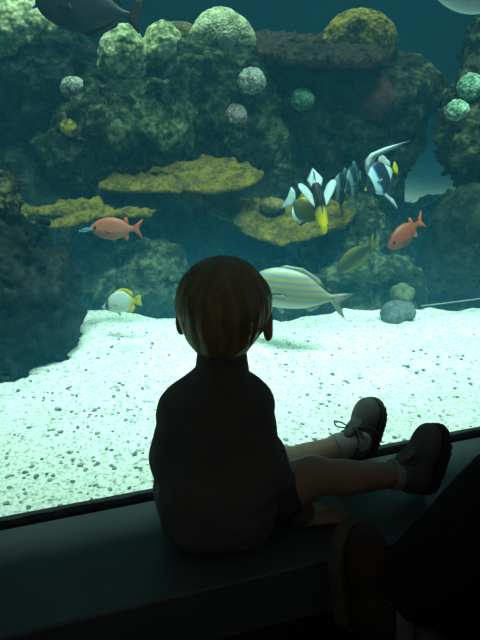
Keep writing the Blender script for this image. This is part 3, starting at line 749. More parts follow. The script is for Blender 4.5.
# pale striped bream-like fish partly behind the child's head
STR = []
def stripemat():
    L = 1.0
    m, nt, b = newmat('striped_fish_skin')
    tc = node(nt, 'ShaderNodeTexCoord'); s = node(nt, 'ShaderNodeSeparateXYZ'); nt.links.new(tc.outputs['Object'], s.inputs[0])
    m1 = node(nt, 'ShaderNodeMath', operation='MULTIPLY'); m1.inputs[1].default_value = 2 * math.pi * 19 / L
    nt.links.new(s.outputs['Z'], m1.inputs[0])
    sn = node(nt, 'ShaderNodeMath', operation='SINE'); nt.links.new(m1.outputs[0], sn.inputs[0])
    r1 = ramp(nt, [(0.0, (0.15, 0.20, 0.21)), (0.45, (0.19, 0.23, 0.22)), (0.75, (0.30, 0.26, 0.08)), (1.0, (0.32, 0.27, 0.06))])
    mp = node(nt, 'ShaderNodeMapRange'); mp.inputs[1].default_value = -1; mp.inputs[2].default_value = 1
    nt.links.new(sn.outputs[0], mp.inputs[0]); nt.links.new(mp.outputs[0], r1.inputs[0])
    m2 = node(nt, 'ShaderNodeMath', operation='MULTIPLY_ADD'); m2.inputs[1].default_value = 1 / L * 2.2; m2.inputs[2].default_value = 0.5
    nt.links.new(s.outputs['Z'], m2.inputs[0])
    r2 = ramp(nt, [(0.0, (0, 0, 0)), (0.22, (0, 0, 0)), (0.36, (1, 1, 1)), (0.80, (1, 1, 1)), (0.92, (0.35, 0.35, 0.35))])
    nt.links.new(m2.outputs[0], r2.inputs[0])
    mx = node(nt, 'ShaderNodeMix', data_type='RGBA'); mx.inputs[6].default_value = (0.36, 0.40, 0.33, 1)
    nt.links.new(r2.outputs[0], mx.inputs[0]); nt.links.new(r1.outputs[0], mx.inputs[7])
    nt.links.new(mx.outputs[2], b.inputs['Base Color']); b.inputs['Roughness'].default_value = 0.4
    return m
M_stripe = stripemat(); M_palefin = finmat('pale_grey_fin', (0.18, 0.20, 0.17), (0.27, 0.27, 0.20))
SB = [(0.5, -0.02, -0.05, 0.008), (0.45, 0.04, -0.09, 0.035), (0.36, 0.12, -0.125, 0.06), (0.2, 0.20, -0.155, 0.078), (0.05, 0.205, -0.16, 0.08), (-0.12, 0.155, -0.135, 0.065), (-0.25, 0.06, -0.085, 0.035), (-0.32, 0.018, -0.052, 0.016), (-0.35, 0.015, -0.05, 0.01)]
fish('striped_bream', 'pale fish with fine yellow lengthwise stripes and forked tail', C(294, 292, 1.9), (-0.985, 0.1, 0.09), UP, wd(114, 292, 1.9), SB,
     [('tail_fin', [(-0.33, 0.018), (-0.40, 0.035), (-0.52, 0.05), (-0.42, -0.005), (-0.385, -0.04), (-0.42, -0.12), (-0.48, -0.20), (-0.40, -0.14), (-0.33, -0.055)], M_palefin),
      ('dorsal_fin', [(0.2, 0.185), (0.1, 0.235), (-0.05, 0.225), (-0.2, 0.15), (-0.265, 0.075), (-0.2, 0.085), (0.0, 0.19)], M_palefin),
      ('anal_fin', [(-0.08, -0.14), (-0.17, -0.165), (-0.25, -0.10), (-0.2, -0.10)], M_palefin),
      ('pelvic_fin', [(0.16, -0.15), (0.08, -0.22), (0.06, -0.20), (0.09, -0.15)], M_palefin),
      ('pectoral_fin', [(0.0, 0.0), (-0.14, 0.03), (-0.16, -0.02), (-0.06, -0.04)], M_palefin, (0.22, 0.078, -0.03), -15, -12)], M_stripe, (0.39, 0.05, 0.03, 0.026))

# dull yellow striped fish
M_dull = bandmat('dull_yellow_skin', 1.0, 0, 3.2, 0.5, [(0.0, (0.20, 0.19, 0.02)), (0.2, (0.18, 0.17, 0.03)), (0.42, (0.04, 0.05, 0.02)), (0.75, (0.035, 0.045, 0.016)), (1, (0.11, 0.10, 0.012))], wob=0.1)
M_dullfin = finmat('dull_yellow_fin', (0.11, 0.11, 0.012), (0.18, 0.16, 0.02))
fish('reef_fish', 'dull yellow fish with dark flank nosing down in front of the rounded green rock', C(357, 256, 2.22), (-0.80, -0.2, -0.58), (-0.3, 0, 0.8), wd(50, 256, 2.22), SQ, SQF(M_dullfin), M_dull, (0.37, 0.058, 0.02, 0.03))

# Moorish idol like fish
IDP = [(0.5, -0.10, -0.14, 0.008), (0.42, -0.02, -0.17, 0.03), (0.32, 0.14, -0.24, 0.055), (0.18, 0.30, -0.36, 0.075), (0.02, 0.34, -0.40, 0.075), (-0.12, 0.27, -0.30, 0.055), (-0.24, 0.13, -0.14, 0.03), (-0.31, 0.06, -0.06, 0.014), (-0.35, 0.05, -0.05, 0.01)]
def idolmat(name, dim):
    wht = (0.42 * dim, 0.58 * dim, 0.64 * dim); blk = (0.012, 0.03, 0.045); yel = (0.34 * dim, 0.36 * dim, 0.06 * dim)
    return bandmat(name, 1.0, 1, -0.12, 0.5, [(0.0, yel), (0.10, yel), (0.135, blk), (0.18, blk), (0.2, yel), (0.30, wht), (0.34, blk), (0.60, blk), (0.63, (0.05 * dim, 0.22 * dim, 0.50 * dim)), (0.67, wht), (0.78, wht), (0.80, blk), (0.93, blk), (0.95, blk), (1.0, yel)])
M_idol = idolmat('idol_skin', 1.0)
M_blackfin = finmat('black_fin', (0.015, 0.02, 0.025), (0.03, 0.04, 0.05))
IDF = [('tail_fin', [(-0.33, 0.05), (-0.44, 0.16), (-0.48, 0.0), (-0.44, -0.16), (-0.33, -0.05)], M_yfin),
       ('dorsal_banner', [(0.34, 0.16), (0.33, 0.36), (0.25, 0.48), (0.08, 0.55), (-0.3, 0.53), (-1.0, 0.42), (-0.3, 0.49), (0.06, 0.50), (0.20, 0.42), (0.22, 0.28)], M_wfin),
       ('rear_dorsal_fin', [(0.0, 0.30), (-0.10, 0.44), (-0.20, 0.40), (-0.32, 0.20), (-0.30, 0.05), (-0.2, 0.16)], M_wfin),
       ('anal_fin', [(0.06, -0.36), (-0.02, -0.60), (-0.10, -0.54), (-0.26, -0.26), (-0.30, -0.06), (-0.2, -0.18)], M_blackfin),
       ('pelvic_fin', [(0.14, -0.30), (-0.04, -0.60), (-0.16, -0.84), (-0.20, -0.82), (-0.14, -0.60), (0.03, -0.32)], M_wfin),
       ('pectoral_fin', [(0.0, 0.0), (-0.12, 0.04), (-0.14, -0.03), (-0.06, -0.05)], M_wfin, (0.2, 0.075, -0.05), -25, -20)]
fish('moorish_idol', 'black and white banded fish with a long trailing white back streamer', C(381, 176, 2.12), (-0.80, -0.42, -0.30), (-0.36, 0, 0.93), wd(46, 172, 2.12), IDP, IDF, M_idol, (0.36, 0.04, 0.0, 0.022))
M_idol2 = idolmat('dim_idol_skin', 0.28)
M_bluefin = finmat('dim_blue_fin', (0.03, 0.09, 0.12), (0.06, 0.13, 0.15))
IDF2 = [(a[0], a[1], M_bluefin if a[2] in (M_wfin, M_yfin) else a[2], *a[3:]) for a in IDF if a[0] not in ('dorsal_banner',)]
fish('moorish_idol', 'dim dark fish with pale blue bands next to the long streamered fish', C(353, 181, 2.30), (-0.5, -0.78, -0.1), (-0.15, 0, 1), wd(44, 180, 2.3), IDP, IDF2, M_idol2, (0.36, 0.04, 0.0, 0.022))
fish('moorish_idol', 'dim dark fish with pale blue bands closest to the spread finned yellow fish', C(341, 186, 2.36), (-0.60, -0.65, 0.0), (0, 0, 1), wd(40, 186, 2.36), IDP, IDF2, M_idol2, (0.36, 0.04, 0.0, 0.022))

# dark bannerfish with white tail and the spread-finned one
M_ban = bandmat('dark_yellow_edged_skin', 1.0, 0, 1.5, 0.5, [(0.0, (0.5, 0.6, 0.6)), (0.06, (0.04, 0.06, 0.04)), (0.35, (0.06, 0.075, 0.03)), (0.70, (0.11, 0.11, 0.03)), (0.84, (0.6, 0.52, 0.02)), (1.0, (0.8, 0.7, 0.03))])
M_ban_edge = finmat('yellow_edge_fin', (0.40, 0.34, 0.01), (0.46, 0.40, 0.02))
fish('bannerfish', 'dark fish with yellow back edge and white tail beside the spread finned fish', C(305, 208, 2.06), (0.86, -0.30, -0.42), (0.45, 0.1, 0.9), wd(40, 208, 2.06),
     [(0.5, -0.03, -0.07, 0.006), (0.42, 0.06, -0.13, 0.035), (0.28, 0.22, -0.25, 0.075), (0.1, 0.33, -0.33, 0.09), (-0.08, 0.31, -0.31, 0.08), (-0.2, 0.2, -0.2, 0.05), (-0.29, 0.08, -0.08, 0.02), (-0.33, 0.06, -0.06, 0.012)],
     [('tail_fin', [(-0.31, 0.07), (-0.42, 0.24), (-0.56, 0.30), (-0.52, 0.0), (-0.56, -0.30), (-0.42, -0.24), (-0.31, -0.07)], M_wfin),
      ('dorsal_fin', [(0.2, 0.26), (0.1, 0.38), (-0.08, 0.40), (-0.22, 0.32), (-0.29, 0.12), (-0.15, 0.24), (0.05, 0.32)], M_ban_edge),
      ('anal_fin', [(0.1, -0.31), (-0.05, -0.41), (-0.2, -0.36), (-0.29, -0.12), (-0.15, -0.24)], M_wfin),
      ('pelvic_fin', [(0.22, -0.26), (0.12, -0.46), (0.06, -0.44), (0.12, -0.28)], M_blackfin)], M_ban, (0.36, 0.055, 0.02, 0.028))
M_spread = bandmat('yellow_faced_skin', 1.0, 1, 0, 0.5, [(0.0, (0.42, 0.5, 0.5)), (0.16, (0.42, 0.5, 0.5)), (0.19, (0.010, 0.014, 0.014)), (0.60, (0.010, 0.012, 0.012)), (0.66, (0.30, 0.28, 0.10)), (0.74, (0.48, 0.38, 0.01)), (1.0, (0.55, 0.44, 0.01))])
M_ybright = finmat('bright_yellow_fin', (0.48, 0.38, 0.01), (0.58, 0.46, 0.015))
fish('bannerfish', 'yellow faced black fish with pale side fins spread like wings', C(319, 203, 1.98), (0.14, -0.62, -0.80), (0.05, -0.9, 0.5), wd(65, 203, 1.98),
     [(0.5, 0.0, -0.05, 0.03), (0.44, 0.05, -0.09, 0.06), (0.32, 0.09, -0.12, 0.085), (0.18, 0.14, -0.16, 0.09), (0.0, 0.17, -0.19, 0.10), (-0.15, 0.13, -0.15, 0.10), (-0.27, 0.08, -0.08, 0.08), (-0.36, 0.05, -0.05, 0.05), (-0.42, 0.03, -0.03, 0.02)],
     [('tail_fin', [(-0.30, 0.05), (-0.44, 0.14), (-0.58, 0.02), (-0.46, -0.14), (-0.30, -0.05)], M_wfin),
      ('tail_lobe', [(-0.26, 0.09), (-0.40, 0.13), (-0.60, 0.0), (-0.40, -0.13), (-0.26, -0.09)], M_wfin, (0, 0, 0.02), 90),
      ('pectoral_fin', [(0.14, 0.0), (0.0, 0.10), (-0.14, 0.20), (-0.26, 0.26), (-0.33, 0.25), (-0.34, 0.19), (-0.28, 0.11), (-0.18, 0.05), (-0.06, 0.0)], M_wfin, (0.02, 0.05, 0.04), -74),
      ('pectoral_fin', [(0.14, 0.0), (0.0, 0.10), (-0.14, 0.20), (-0.26, 0.26), (-0.33, 0.25), (-0.34, 0.19), (-0.28, 0.11), (-0.18, 0.05), (-0.06, 0.0)], M_wfin, (0.02, -0.05, 0.04), 74),
      ('dorsal_fin', [(0.30, 0.08), (0.14, 0.20), (-0.12, 0.22), (-0.2, 0.12), (0.1, 0.13)], M_blackfin),
      ('pelvic_fin', [(0.34, -0.10), (0.20, -0.26), (0.10, -0.24), (0.16, -0.14)], M_ybright)], M_spread, (0.40, 0.065, 0.03, 0.02))

# big dark surgeonfish at the top
M_surg = bandmat('dark_surgeon_skin', 1.0, 0, 1.6, 0.5, [(0.0, (0.010, 0.014, 0.018)), (0.5, (0.020, 0.021, 0.024)), (1.0, (0.010, 0.011, 0.014))], wob=0.2)
M_surgfin = finmat('dark_surgeon_fin', (0.014, 0.012, 0.013), (0.026, 0.020, 0.018))
SG = [(0.5, 0.0, -0.05, 0.01), (0.44, 0.08, -0.12, 0.04), (0.32, 0.19, -0.185, 0.07), (0.15, 0.245, -0.225, 0.085), (-0.02, 0.23, -0.205, 0.08), (-0.18, 0.145, -0.125, 0.055), (-0.3, 0.055, -0.045, 0.025), (-0.36, 0.035, -0.03, 0.014), (-0.40, 0.032, -0.03, 0.01)]
M_blue = finmat('bright_blue_fin', (0.02, 0.12, 0.7), (0.04, 0.2, 0.9))
fish('surgeonfish', 'big dark surgeonfish with upright tail swimming above the boulders', C(88, 8, 2.1), (-0.975, 0.1, 0.16), UP, wd(108, 6, 2.1), SG,
     [('tail_fin', [(-0.38, 0.035), (-0.42, 0.10), (-0.50, 0.19), (-0.50, 0.06), (-0.49, -0.04), (-0.50, -0.15), (-0.43, -0.09), (-0.38, -0.03)], M_surgfin),
      ('dorsal_fin', [(0.3, 0.17), (0.2, 0.28), (-0.05, 0.28), (-0.28, 0.13), (-0.32, 0.06), (-0.15, 0.15), (0.1, 0.23)], M_surgfin),
      ('anal_fin', [(0.1, -0.21), (-0.08, -0.25), (-0.28, -0.12), (-0.32, -0.05), (-0.15, -0.12)], M_surgfin),
      ('pectoral_fin', [(0.0, 0.0), (-0.14, 0.04), (-0.17, -0.03), (-0.06, -0.06)], M_surgfin, (0.26, 0.078, -0.03), -15, -14)], M_surg, (0.37, 0.06, 0.06, 0.022))
fish('damselfish', 'tiny bright blue fish beside the big dark surgeonfish', C(38, 5, 2.25), (-0.8, 0.3, -0.3), UP, wd(17, 6, 2.25), SLIM, SLIMF(M_blue), M_blue, (0.42, 0.03, 0.015, 0.02))

# pale fish cut by the upper right corner
M_silver = bandmat('silver_skin', 1.0, 0, 1.8, 0.5, [(0.0, (0.62, 0.70, 0.72)), (0.4, (0.66, 0.73, 0.74)), (0.8, (0.35, 0.42, 0.46)), (1.0, (0.2, 0.26, 0.3))])
fish('silver_fish', 'silver bellied fish gliding over the rock pillar', C(480, -12, 1.9), (-0.93, -0.05, 0.30), UP, wd(120, 0, 1.9), SG,
     [('tail_fin', [(-0.38, 0.035), (-0.44, 0.10), (-0.54, 0.2), (-0.47, 0.0), (-0.54, -0.2), (-0.44, -0.10), (-0.38, -0.03)], M_palefin),
      ('dorsal_fin', [(0.2, 0.22), (0.1, 0.29), (-0.1, 0.25), (-0.28, 0.10), (-0.1, 0.18)], M_palefin),
      ('pectoral_fin', [(0.0, 0.0), (-0.14, 0.04), (-0.17, -0.03), (-0.06, -0.06)], M_palefin, (0.26, 0.078, -0.03), -15, -14)], M_silver, (0.38, 0.06, 0.03, 0.02))

# ------------------------------------------------------------------ people
M_skin = pmat('skin', [(0.3, (0.44, 0.29, 0.22)), (0.7, (0.50, 0.34, 0.26))], 14, 0.55, 0.05, spec=0.3)
M_hair = pmat('light_brown_hair', [(0.3, (0.20, 0.165, 0.085)), (0.7, (0.42, 0.36, 0.20))], 60, 0.5, 0.8, 130, stretch=(1, 1, 0.10), dist=0.004, spec=0.4)
M_shirt = pmat('shirt_cloth', [(0.3, (0.135, 0.14, 0.13)), (0.7, (0.175, 0.18, 0.165))], 10, 0.9, 0.35, 26, dist=0.006, spec=0.1)
M_shorts = pmat('shorts_cloth', [(0.3, (0.05, 0.05, 0.05)), (0.7, (0.07, 0.07, 0.07))], 12, 0.9, 0.3, 30, spec=0.1)
M_shoe = pmat('grey_suede', [(0.3, (0.15, 0.17, 0.155)), (0.7, (0.23, 0.25, 0.23))], 50, 0.9, 0.3, 160, dist=0.002, spec=0.1)
M_sole = pmat('rubber_sole', [(0.3, (0.05, 0.05, 0.05)), (0.7, (0.09, 0.085, 0.08))], 40, 0.8, 0.3)
M_lace = pmat('lace', [(0.3, (0.10, 0.11, 0.10)), (0.7, (0.15, 0.16, 0.15))], 200, 0.8, 0)
M_sock = pmat('sock_knit', [(0.3, (0.42, 0.43, 0.41)), (0.7, (0.52, 0.53, 0.5))], 200, 0.9, 0.5, 300, dist=0.002, spec=0.1)
M_jeans = pmat('dark_trousers', [(0.3, (0.020, 0.019, 0.020)), (0.7, (0.032, 0.030, 0.031))], 40, 0.9, 0.3, spec=0.1)
M_brownshoe = pmat('brown_leather', [(0.3, (0.055, 0.040, 0.030)), (0.7, (0.09, 0.065, 0.05))], 30, 0.6, 0.3, spec=0.2)
M_rim = pmat('tan_sole_edge', [(0.3, (0.12, 0.105, 0.085)), (0.7, (0.17, 0.15, 0.12))], 60, 0.9, 0.5, 240, dist=0.003, spec=0.1)
M_hair2 = pmat('dark_hair', [(0.3, (0.02, 0.015, 0.012)), (0.7, (0.04, 0.03, 0.025))], 60, 0.5, 0.6, 130, stretch=(1, 1, 0.1))
M_lip = pmat('lips', [(0.3, (0.40, 0.17, 0.15)), (0.7, (0.45, 0.2, 0.17))], 30, 0.5, 0)
M_white_eye = pmat('eye_white', [(0.3, (0.7, 0.7, 0.7)), (0.7, (0.75, 0.75, 0.75))], 20, 0.2, 0)

def frame(x, z):
    """rotation whose columns are local x, y, z axes"""
    x = Vector(x).normalized(); z = Vector(z); z = (z - x * z.dot(x)).normalized(); y = z.cross(x)
    return Matrix(((x.x, y.x, z.x), (x.y, y.y, z.y), (x.z, y.z, z.z)))

def hand(Fd, wrist, fwd, palm_up, s, side, k=0.006, curl=0.25):
    """palm, four fingers and a thumb added to a field; fwd along the fingers, palm_up = back of the hand"""
    R = frame(fwd, palm_up)
    def L(x, y, z): return Vector(wrist) + R @ Vector((x * s, y * s * side, z * s))
    Fd.ell(L(0.040, 0, 0), (0.042 * s, 0.034 * s, 0.014 * s), k, M=R)
    Fd.cap(L(0.0, 0, 0), L(0.03, 0, 0), 0.022 * s, 0.020 * s, 0.012 * s)
    for y, ln, an in ((0.026, 0.060, 7), (0.009, 0.070, 2), (-0.009, 0.065, -2), (-0.025, 0.050, -8)):
        a = math.tan(math.radians(an)); x0 = 0.068
        p = [L(x0 - 0.012, y * 0.95, 0.002), L(x0 + ln * 0.42, y + a * ln * 0.42, 0.004), L(x0 + ln * 0.75, y + a * ln * 0.75, 0.004 - ln * curl * 0.5), L(x0 + ln, y + a * ln, 0.004 - ln * curl)]
        Fd.chain(p, [0.0088 * s, 0.0083 * s, 0.0078 * s, 0.007 * s], 0.002)
    p = [L(0.016, 0.024, -0.002), L(0.042, 0.046, -0.004), L(0.070, 0.056, -0.006)]
    Fd.chain(p, [0.0125 * s, 0.0100 * s, 0.0085 * s], 0.004)

def head(Fd, c, R, s, k=0.02):
    """child's head, face towards local +x, crown +z"""
    def L(x, y, z): return Vector(c) + R @ Vector((x * s, y * s, z * s))
    Fd.ell(L(-0.006, 0, 0.020), (0.088 * s, 0.072 * s, 0.078 * s), 0, M=R)
    Fd.ell(L(0.028, 0, -0.030), (0.056 * s, 0.058 * s, 0.058 * s), 0.03 * s, M=R)
    Fd.ell(L(0.052, 0, -0.066), (0.024 * s, 0.026 * s, 0.020 * s), 0.03 * s, M=R)
    for y in (-1, 1):
        Fd.ell(L(0.050, 0.032 * y, -0.036), (0.026 * s, 0.024 * s, 0.024 * s), 0.02 * s, M=R)
        Fd.ell(L(0.082, 0.027 * y, 0.002), (0.012 * s, 0.016 * s, 0.010 * s), 0.008 * s, M=R, sub=True)
        Fd.ell(L(-0.004, 0.079 * y, -0.020), (0.018 * s, 0.010 * s, 0.027 * s), 0.006 * s, M=R)
        Fd.ell(L(0.001, 0.088 * y, -0.018), (0.010 * s, 0.006 * s, 0.016 * s), 0.004 * s, M=R, sub=True)
    Fd.cap(L(0.082, 0, -0.004), L(0.094, 0, -0.024), 0.006 * s, 0.011 * s, 0.012 * s)
    Fd.ell(L(0.082, 0, -0.048), (0.008 * s, 0.020 * s, 0.004 * s), 0.004 * s, M=R)
    return L
def face_parts(root, L, R, s):
    import bmesh
    for y in (-1, 1):
        for nm, r, off, m in (('eyeball', 0.0125, 0.0, M_white_eye), ('iris', 0.0065, 0.0085, M_eye)):
            bm = bmesh.new(); bmesh.ops.create_uvsphere(bm, u_segments=14, v_segments=10, radius=r * s)
            me = bpy.data.meshes.new(nm); bm.to_mesh(me); bm.free(); me.shade_smooth(); me.materials.append(m)
            o = bpy.data.objects.new(nm, me); link(o, root); o.location = L(0.0675 + off, 0.027 * y, 0.002); o.matrix_parent_inverse = root.matrix_basis.inverted()

def shoe_meshes(upper_mat, sole_mat, lace_mat, tongue_mat):
    """toddler shoe 14 cm long; local x to the toe, z up from the sole"""
    out = {}
    Fd = Field((-0.09, -0.05, -0.01), (0.09, 0.05, 0.11), 0.0030)
    Fd.ell((0.034, 0.002, 0.030), (0.040, 0.032, 0.027), 0)
    Fd.ell((0.0, 0.0, 0.034), (0.050, 0.027, 0.030), 0.015)
    Fd.ell((-0.036, 0, 0.034), (0.034, 0.027, 0.034), 0.015)
    Fd.cap((-0.030, 0, 0.05), (-0.026, 0, 0.086), 0.029, 0.030, 0.015, cut=((0, 0, 0.076), (0, 0, 1)))
    P = Fd.pts(); Fd.F = np.maximum(Fd.F, 0.014 - P[..., 2])
    Fd.ell((-0.024, 0, 0.090), (0.024, 0.022, 0.030), 0.003, sub=True)
    out['upper'] = Fd.mesh()
    Fs = Field((-0.09, -0.05, -0.01), (0.09, 0.05, 0.04), 0.0028)
    P = Fs.pts(); x, y, z = P[..., 0], P[..., 1], P[..., 2]
    q = np.full(x.shape, 9.0, np.float32)
    for cx, cy, rr in ((0.036, 0.003, 0.037), (0.01, 0.0, 0.031), (-0.015, 0, 0.027), (-0.040, 0, 0.030)):
        q = Field._smin(q, np.sqrt((x - cx) ** 2 + (y - cy) ** 2) - rr, 0.03)
    rid = 0.0004 * np.sin(x * 520) * (z < 0.004)
    Fs.F = (np.maximum(q, np.abs(z - 0.0095) - 0.0085) + rid).astype(np.float32)
    out['sole'] = Fs.mesh()
    Ft = Field((-0.03, -0.03, 0.03), (0.06, 0.03, 0.11), 0.0028)
    R = frame((0.75, 0, -0.66), (0.66, 0, 0.75))
    Ft.ell((0.012, 0, 0.070), (0.034, 0.016, 0.005), 0, M=R)
    out['tongue'] = Ft.mesh()
    return out
SM = shoe_meshes(None, None, None, None)
def shoe(person, pos, toe, upv, s, mats, laced=True, loops=True, label=None):
    """pos: where the underside of the heel-to-toe middle sits"""
    R = frame(toe, upv); Mx = Matrix.Translation(Vector(pos)) @ R.to_4x4() @ Matrix.Scale(s, 4)
    def put(nm, VQ, mat, parent):
        V = np.array([tuple(Mx @ Vector(v)) for v in VQ[0]])
        return mesh_obj(nm, V, VQ[1], mat, parent)
    up = put('shoe', SM['upper'], mats[0], person)
    if label: up['label'] = label
    put('sole', SM['sole'], mats[1], up)
    put('tongue', SM['tongue'], mats[0], up)
    if laced:
        for i in range(4):
            x = 0.002 + 0.011 * i; z = 0.072 - 0.0075 * i
            pts = [Mx @ Vector((x + 0.004 * math.sin(t * 3.14), -0.022 + 0.044 * t, z - 0.012 * abs(2 * t - 1) ** 2 + 0.002)) for t in np.linspace(0, 1, 9)]
            tube('lace', pts, 0.0019 * s, mats[2], up, 6)
        if loops:
            for sg in (-1, 1):
                b = Vector((0.006, 0.004 * sg, 0.077))
                pts = spline([Mx @ (b + Vector(v)) for v in ((0, 0, 0), (0.006, 0.016 * sg, 0.012), (0.0, 0.034 * sg, 0.012), (-0.012, 0.036 * sg, -0.004), (-0.008, 0.018 * sg, -0.002), (0, 0, 0))], 6)
                tube('lace', pts, 0.0017 * s, mats[2], up, 6)
            pts = spline([Mx @ Vector(v) for v in ((0.006, 0.0, 0.077), (0.016, -0.02, 0.070), (0.016, -0.034, 0.050), (0.008, -0.042, 0.034))], 6)
            tube('lace', pts, 0.0017 * s, mats[2], up, 6)
    return up

def sock(person, a, b, r0, r1, mat):
    Fd = Field(np.minimum(a, b) - 0.06, np.maximum(a, b) + 0.06, 0.0035)
    n = (Vector(b) - Vector(a)).normalized()
    Fd.cap(a, b, r0, r1, 0)
    m = r0 * 1.06
    Fd.cap(Vector(a), Vector(a) + n * 0.006, m, m, 0.002)
    P = Fd.pts()
    Fd.F = np.maximum(Fd.F, (np.array(a, np.float32) - P) @ np.array(n, np.float32) - 0.004)
    return Fd.build('sock', mat, person)

# ---- the child on the ledge
child = empty('person', G(215, 540, 0.0)); tag(child, 'small child with light brown hair sitting on the ledge, back turned', 'person')
pel = C(215, 522, 1.0); pel.z = 0.075
chest = Vector((C(217, 425, 1.0).x, 1.0, 0.0)); chest.z = C(217, 425, 1.0).z
shL = C(183, 410, 1.0); shR = C(249, 405, 1.0)
elL = C(175, 454, 0.995); wrL = C(190, 470, 1.085)
elR = C(266, 466, 0.975); wrR = G(304, 517, 0.022)
neck = C(222, 362, 1.0); hc = C(225, 312, 1.01)
hipR = pel + Vector((0.055, -0.015, -0.008)); hipL = pel + Vector((0.02, 0.045, 0.0))
knR = C(312, 476, 1.02); anR = C(402, 474, 1.08)
knL = C(284, 466, 1.12); anL = C(350, 443, 1.16)
RH = frame((0.20, 1, -0.10), (0, 0.05, 1))                      # face looks at the tank
SH = 0.98
Fb = Field((-0.20, 0.82, -0.02), (0.36, 1.30, 0.60), 0.0036)
L = head(Fb, hc, RH, SH)
Fb.cap(neck - Vector((0, 0, 0.03)), hc + Vector((0, 0.0, -0.02)), 0.036, 0.036, 0.02)
Fb.ell(chest + Vector((0, 0, 0.01)), (0.082, 0.062, 0.10), 0.04)
Fb.ell((pel + chest) / 2 + Vector((0, 0, -0.02)), (0.080, 0.066, 0.10), 0.05)
Fb.ell(pel, (0.092, 0.078, 0.070), 0.04)
for a, e, w in ((shL, elL, wrL), (shR, elR, wrR)):
    Fb.chain([a, e], [0.034, 0.026], 0.02); Fb.chain([e, w], [0.026, 0.019], 0.008)
hand(Fb, wrR, (0.95, 0.22, -0.12), (0.05, 0, 1), 0.72, 1)
hand(Fb, wrL, (0.85, 0.45, -0.05), (-0.3, -0.5, 0.8), 0.72, -1)
for hp, kn, an, rk in ((hipR, knR, anR, 0.035), (hipL, knL, anL, 0.034)):
    Fb.chain([hp, kn], [0.056, 0.040], 0.02)
    mid = kn.lerp(an, 0.35) + Vector((0, 0, -0.006))
    Fb.chain([kn, mid, an], [0.0365, 0.0345, 0.024], 0.012)
body = Fb.build('body', M_skin, child)
face_parts(child, L, RH, SH)
# hair
Fh = Field(np.array(hc) - 0.14, np.array(hc) + 0.14, 0.0034)
Fh.ell(L(-0.012, 0, 0.022), (0.098 * SH, 0.080 * SH, 0.079 * SH), 0, M=RH)
Fh.ell(L(-0.040, 0, -0.030), (0.050 * SH, 0.050 * SH, 0.044 * SH), 0.03, M=RH)
for y in (-1, 1): Fh.ell(L(0.004, 0.064 * y, 0.012), (0.044, 0.014, 0.036), 0.02, M=RH)
P = Fh.pts() - np.array(hc, np.float32); Pl = P @ np.array(RH, np.float32)
ang = np.arctan2(Pl[..., 1], -Pl[..., 0])
Fh.F += 0.0022 * vnoise(np.stack([ang * 9, Pl[..., 2] * 14, ang * 0 + 2], -1)) + 0.0016 * vnoise(np.stack([ang * 24, Pl[..., 2] * 16, ang * 0 + 5], -1))
face_cut = np.maximum(Pl[..., 0] - 0.060 - 0.25 * (Pl[..., 2] - 0.045), Pl[..., 0] * 0)        # clear of the face
low = -0.064 + 0.010 * vnoise(np.stack([ang * 6, ang * 0, ang * 0 + 1], -1)) + 0.85 * np.maximum(Pl[..., 0] + 0.025, 0)
Fh.F = np.maximum(Fh.F, np.where(Pl[..., 2] < 0.05, Pl[..., 0] - 0.055, -1.0).astype(np.float32))
Fh.F = np.maximum(Fh.F, np.minimum(low, 0.05) - Pl[..., 2])
Fh.build('hair', M_hair, child)
# shirt
Fs = Field((-0.22, 0.82, 0.0), (0.20, 1.16, 0.46), 0.0045)
Fs.ell(chest + Vector((0, 0, 0.012)), (0.093, 0.074, 0.108), 0)
Fs.ell((pel + chest) / 2 + Vector((0, 0, -0.01)), (0.102, 0.086, 0.13), 0.06)
Fs.ell(pel + Vector((0.006, -0.012, 0.01)), (0.114, 0.104, 0.090), 0.05, p=2.7)
Fs.cap(shL.lerp(shR, 0.15), shL.lerp(shR, 0.85), 0.040, 0.040, 0.03)
Fs.cap(shL + Vector((0.03, 0, 0.004)), neck - Vector((0, 0, 0.028)), 0.034, 0.034, 0.03); Fs.cap(shR + Vector((-0.03, 0, 0.004)), neck - Vector((0, 0, 0.028)), 0.034, 0.034, 0.03)
for a, e, f in ((shL, elL, 1.02), (shR, elR, 0.92)):
    Fs.cap(a, e, 0.041, 0.036, 0.03)
for e, w in ((elL, wrL), (elR, wrR)):                            # long sleeves down to the wrists
    n = (w - e).normalized(); Fs.cap(e, w, 0.036, 0.027, 0.03, cut=(w - n * 0.004, n))
P = Fs.pts()
Fs.F += 0.0030 * fbm(P * np.array((22, 22, 9), np.float32), 2) + 0.002 * vnoise(P * np.array((14, 14, 46), np.float32))
Fs.F = np.maximum(Fs.F, 0.008 - P[..., 2])
shirt = Fs.build('shirt', M_shirt, child)
Fc = Field(np.array(neck) - 0.09, np.array(neck) + 0.09, 0.0035)
Fc.cap(neck + Vector((0, 0, -0.014)), neck + Vector((0, 0.003, 0.016)), 0.048, 0.044, 0, cut=(neck + Vector((0, 0, 0.018)), Vector((0, 0.25, 1)).normalized()))
Fc.build('collar', M_shirt, shirt)
# shorts
Fp = Field((-0.18, 0.84, -0.005), (0.26, 1.26, 0.22), 0.0045)
Fp.ell(pel, (0.102, 0.086, 0.074), 0)
for hp, kn in ((hipR, knR), (hipL, knL)):
    tip = hp.lerp(kn, 0.70); n = (kn - hp).normalized()
    Fp.cap(hp, hp.lerp(kn, 0.8), 0.063, 0.056, 0.02, cut=(tip, n))
P = Fp.pts(); Fp.F += 0.0025 * fbm(P * 26, 2); Fp.F = np.maximum(Fp.F, 0.004 - P[..., 2])
Fp.build('shorts', M_shorts, child)
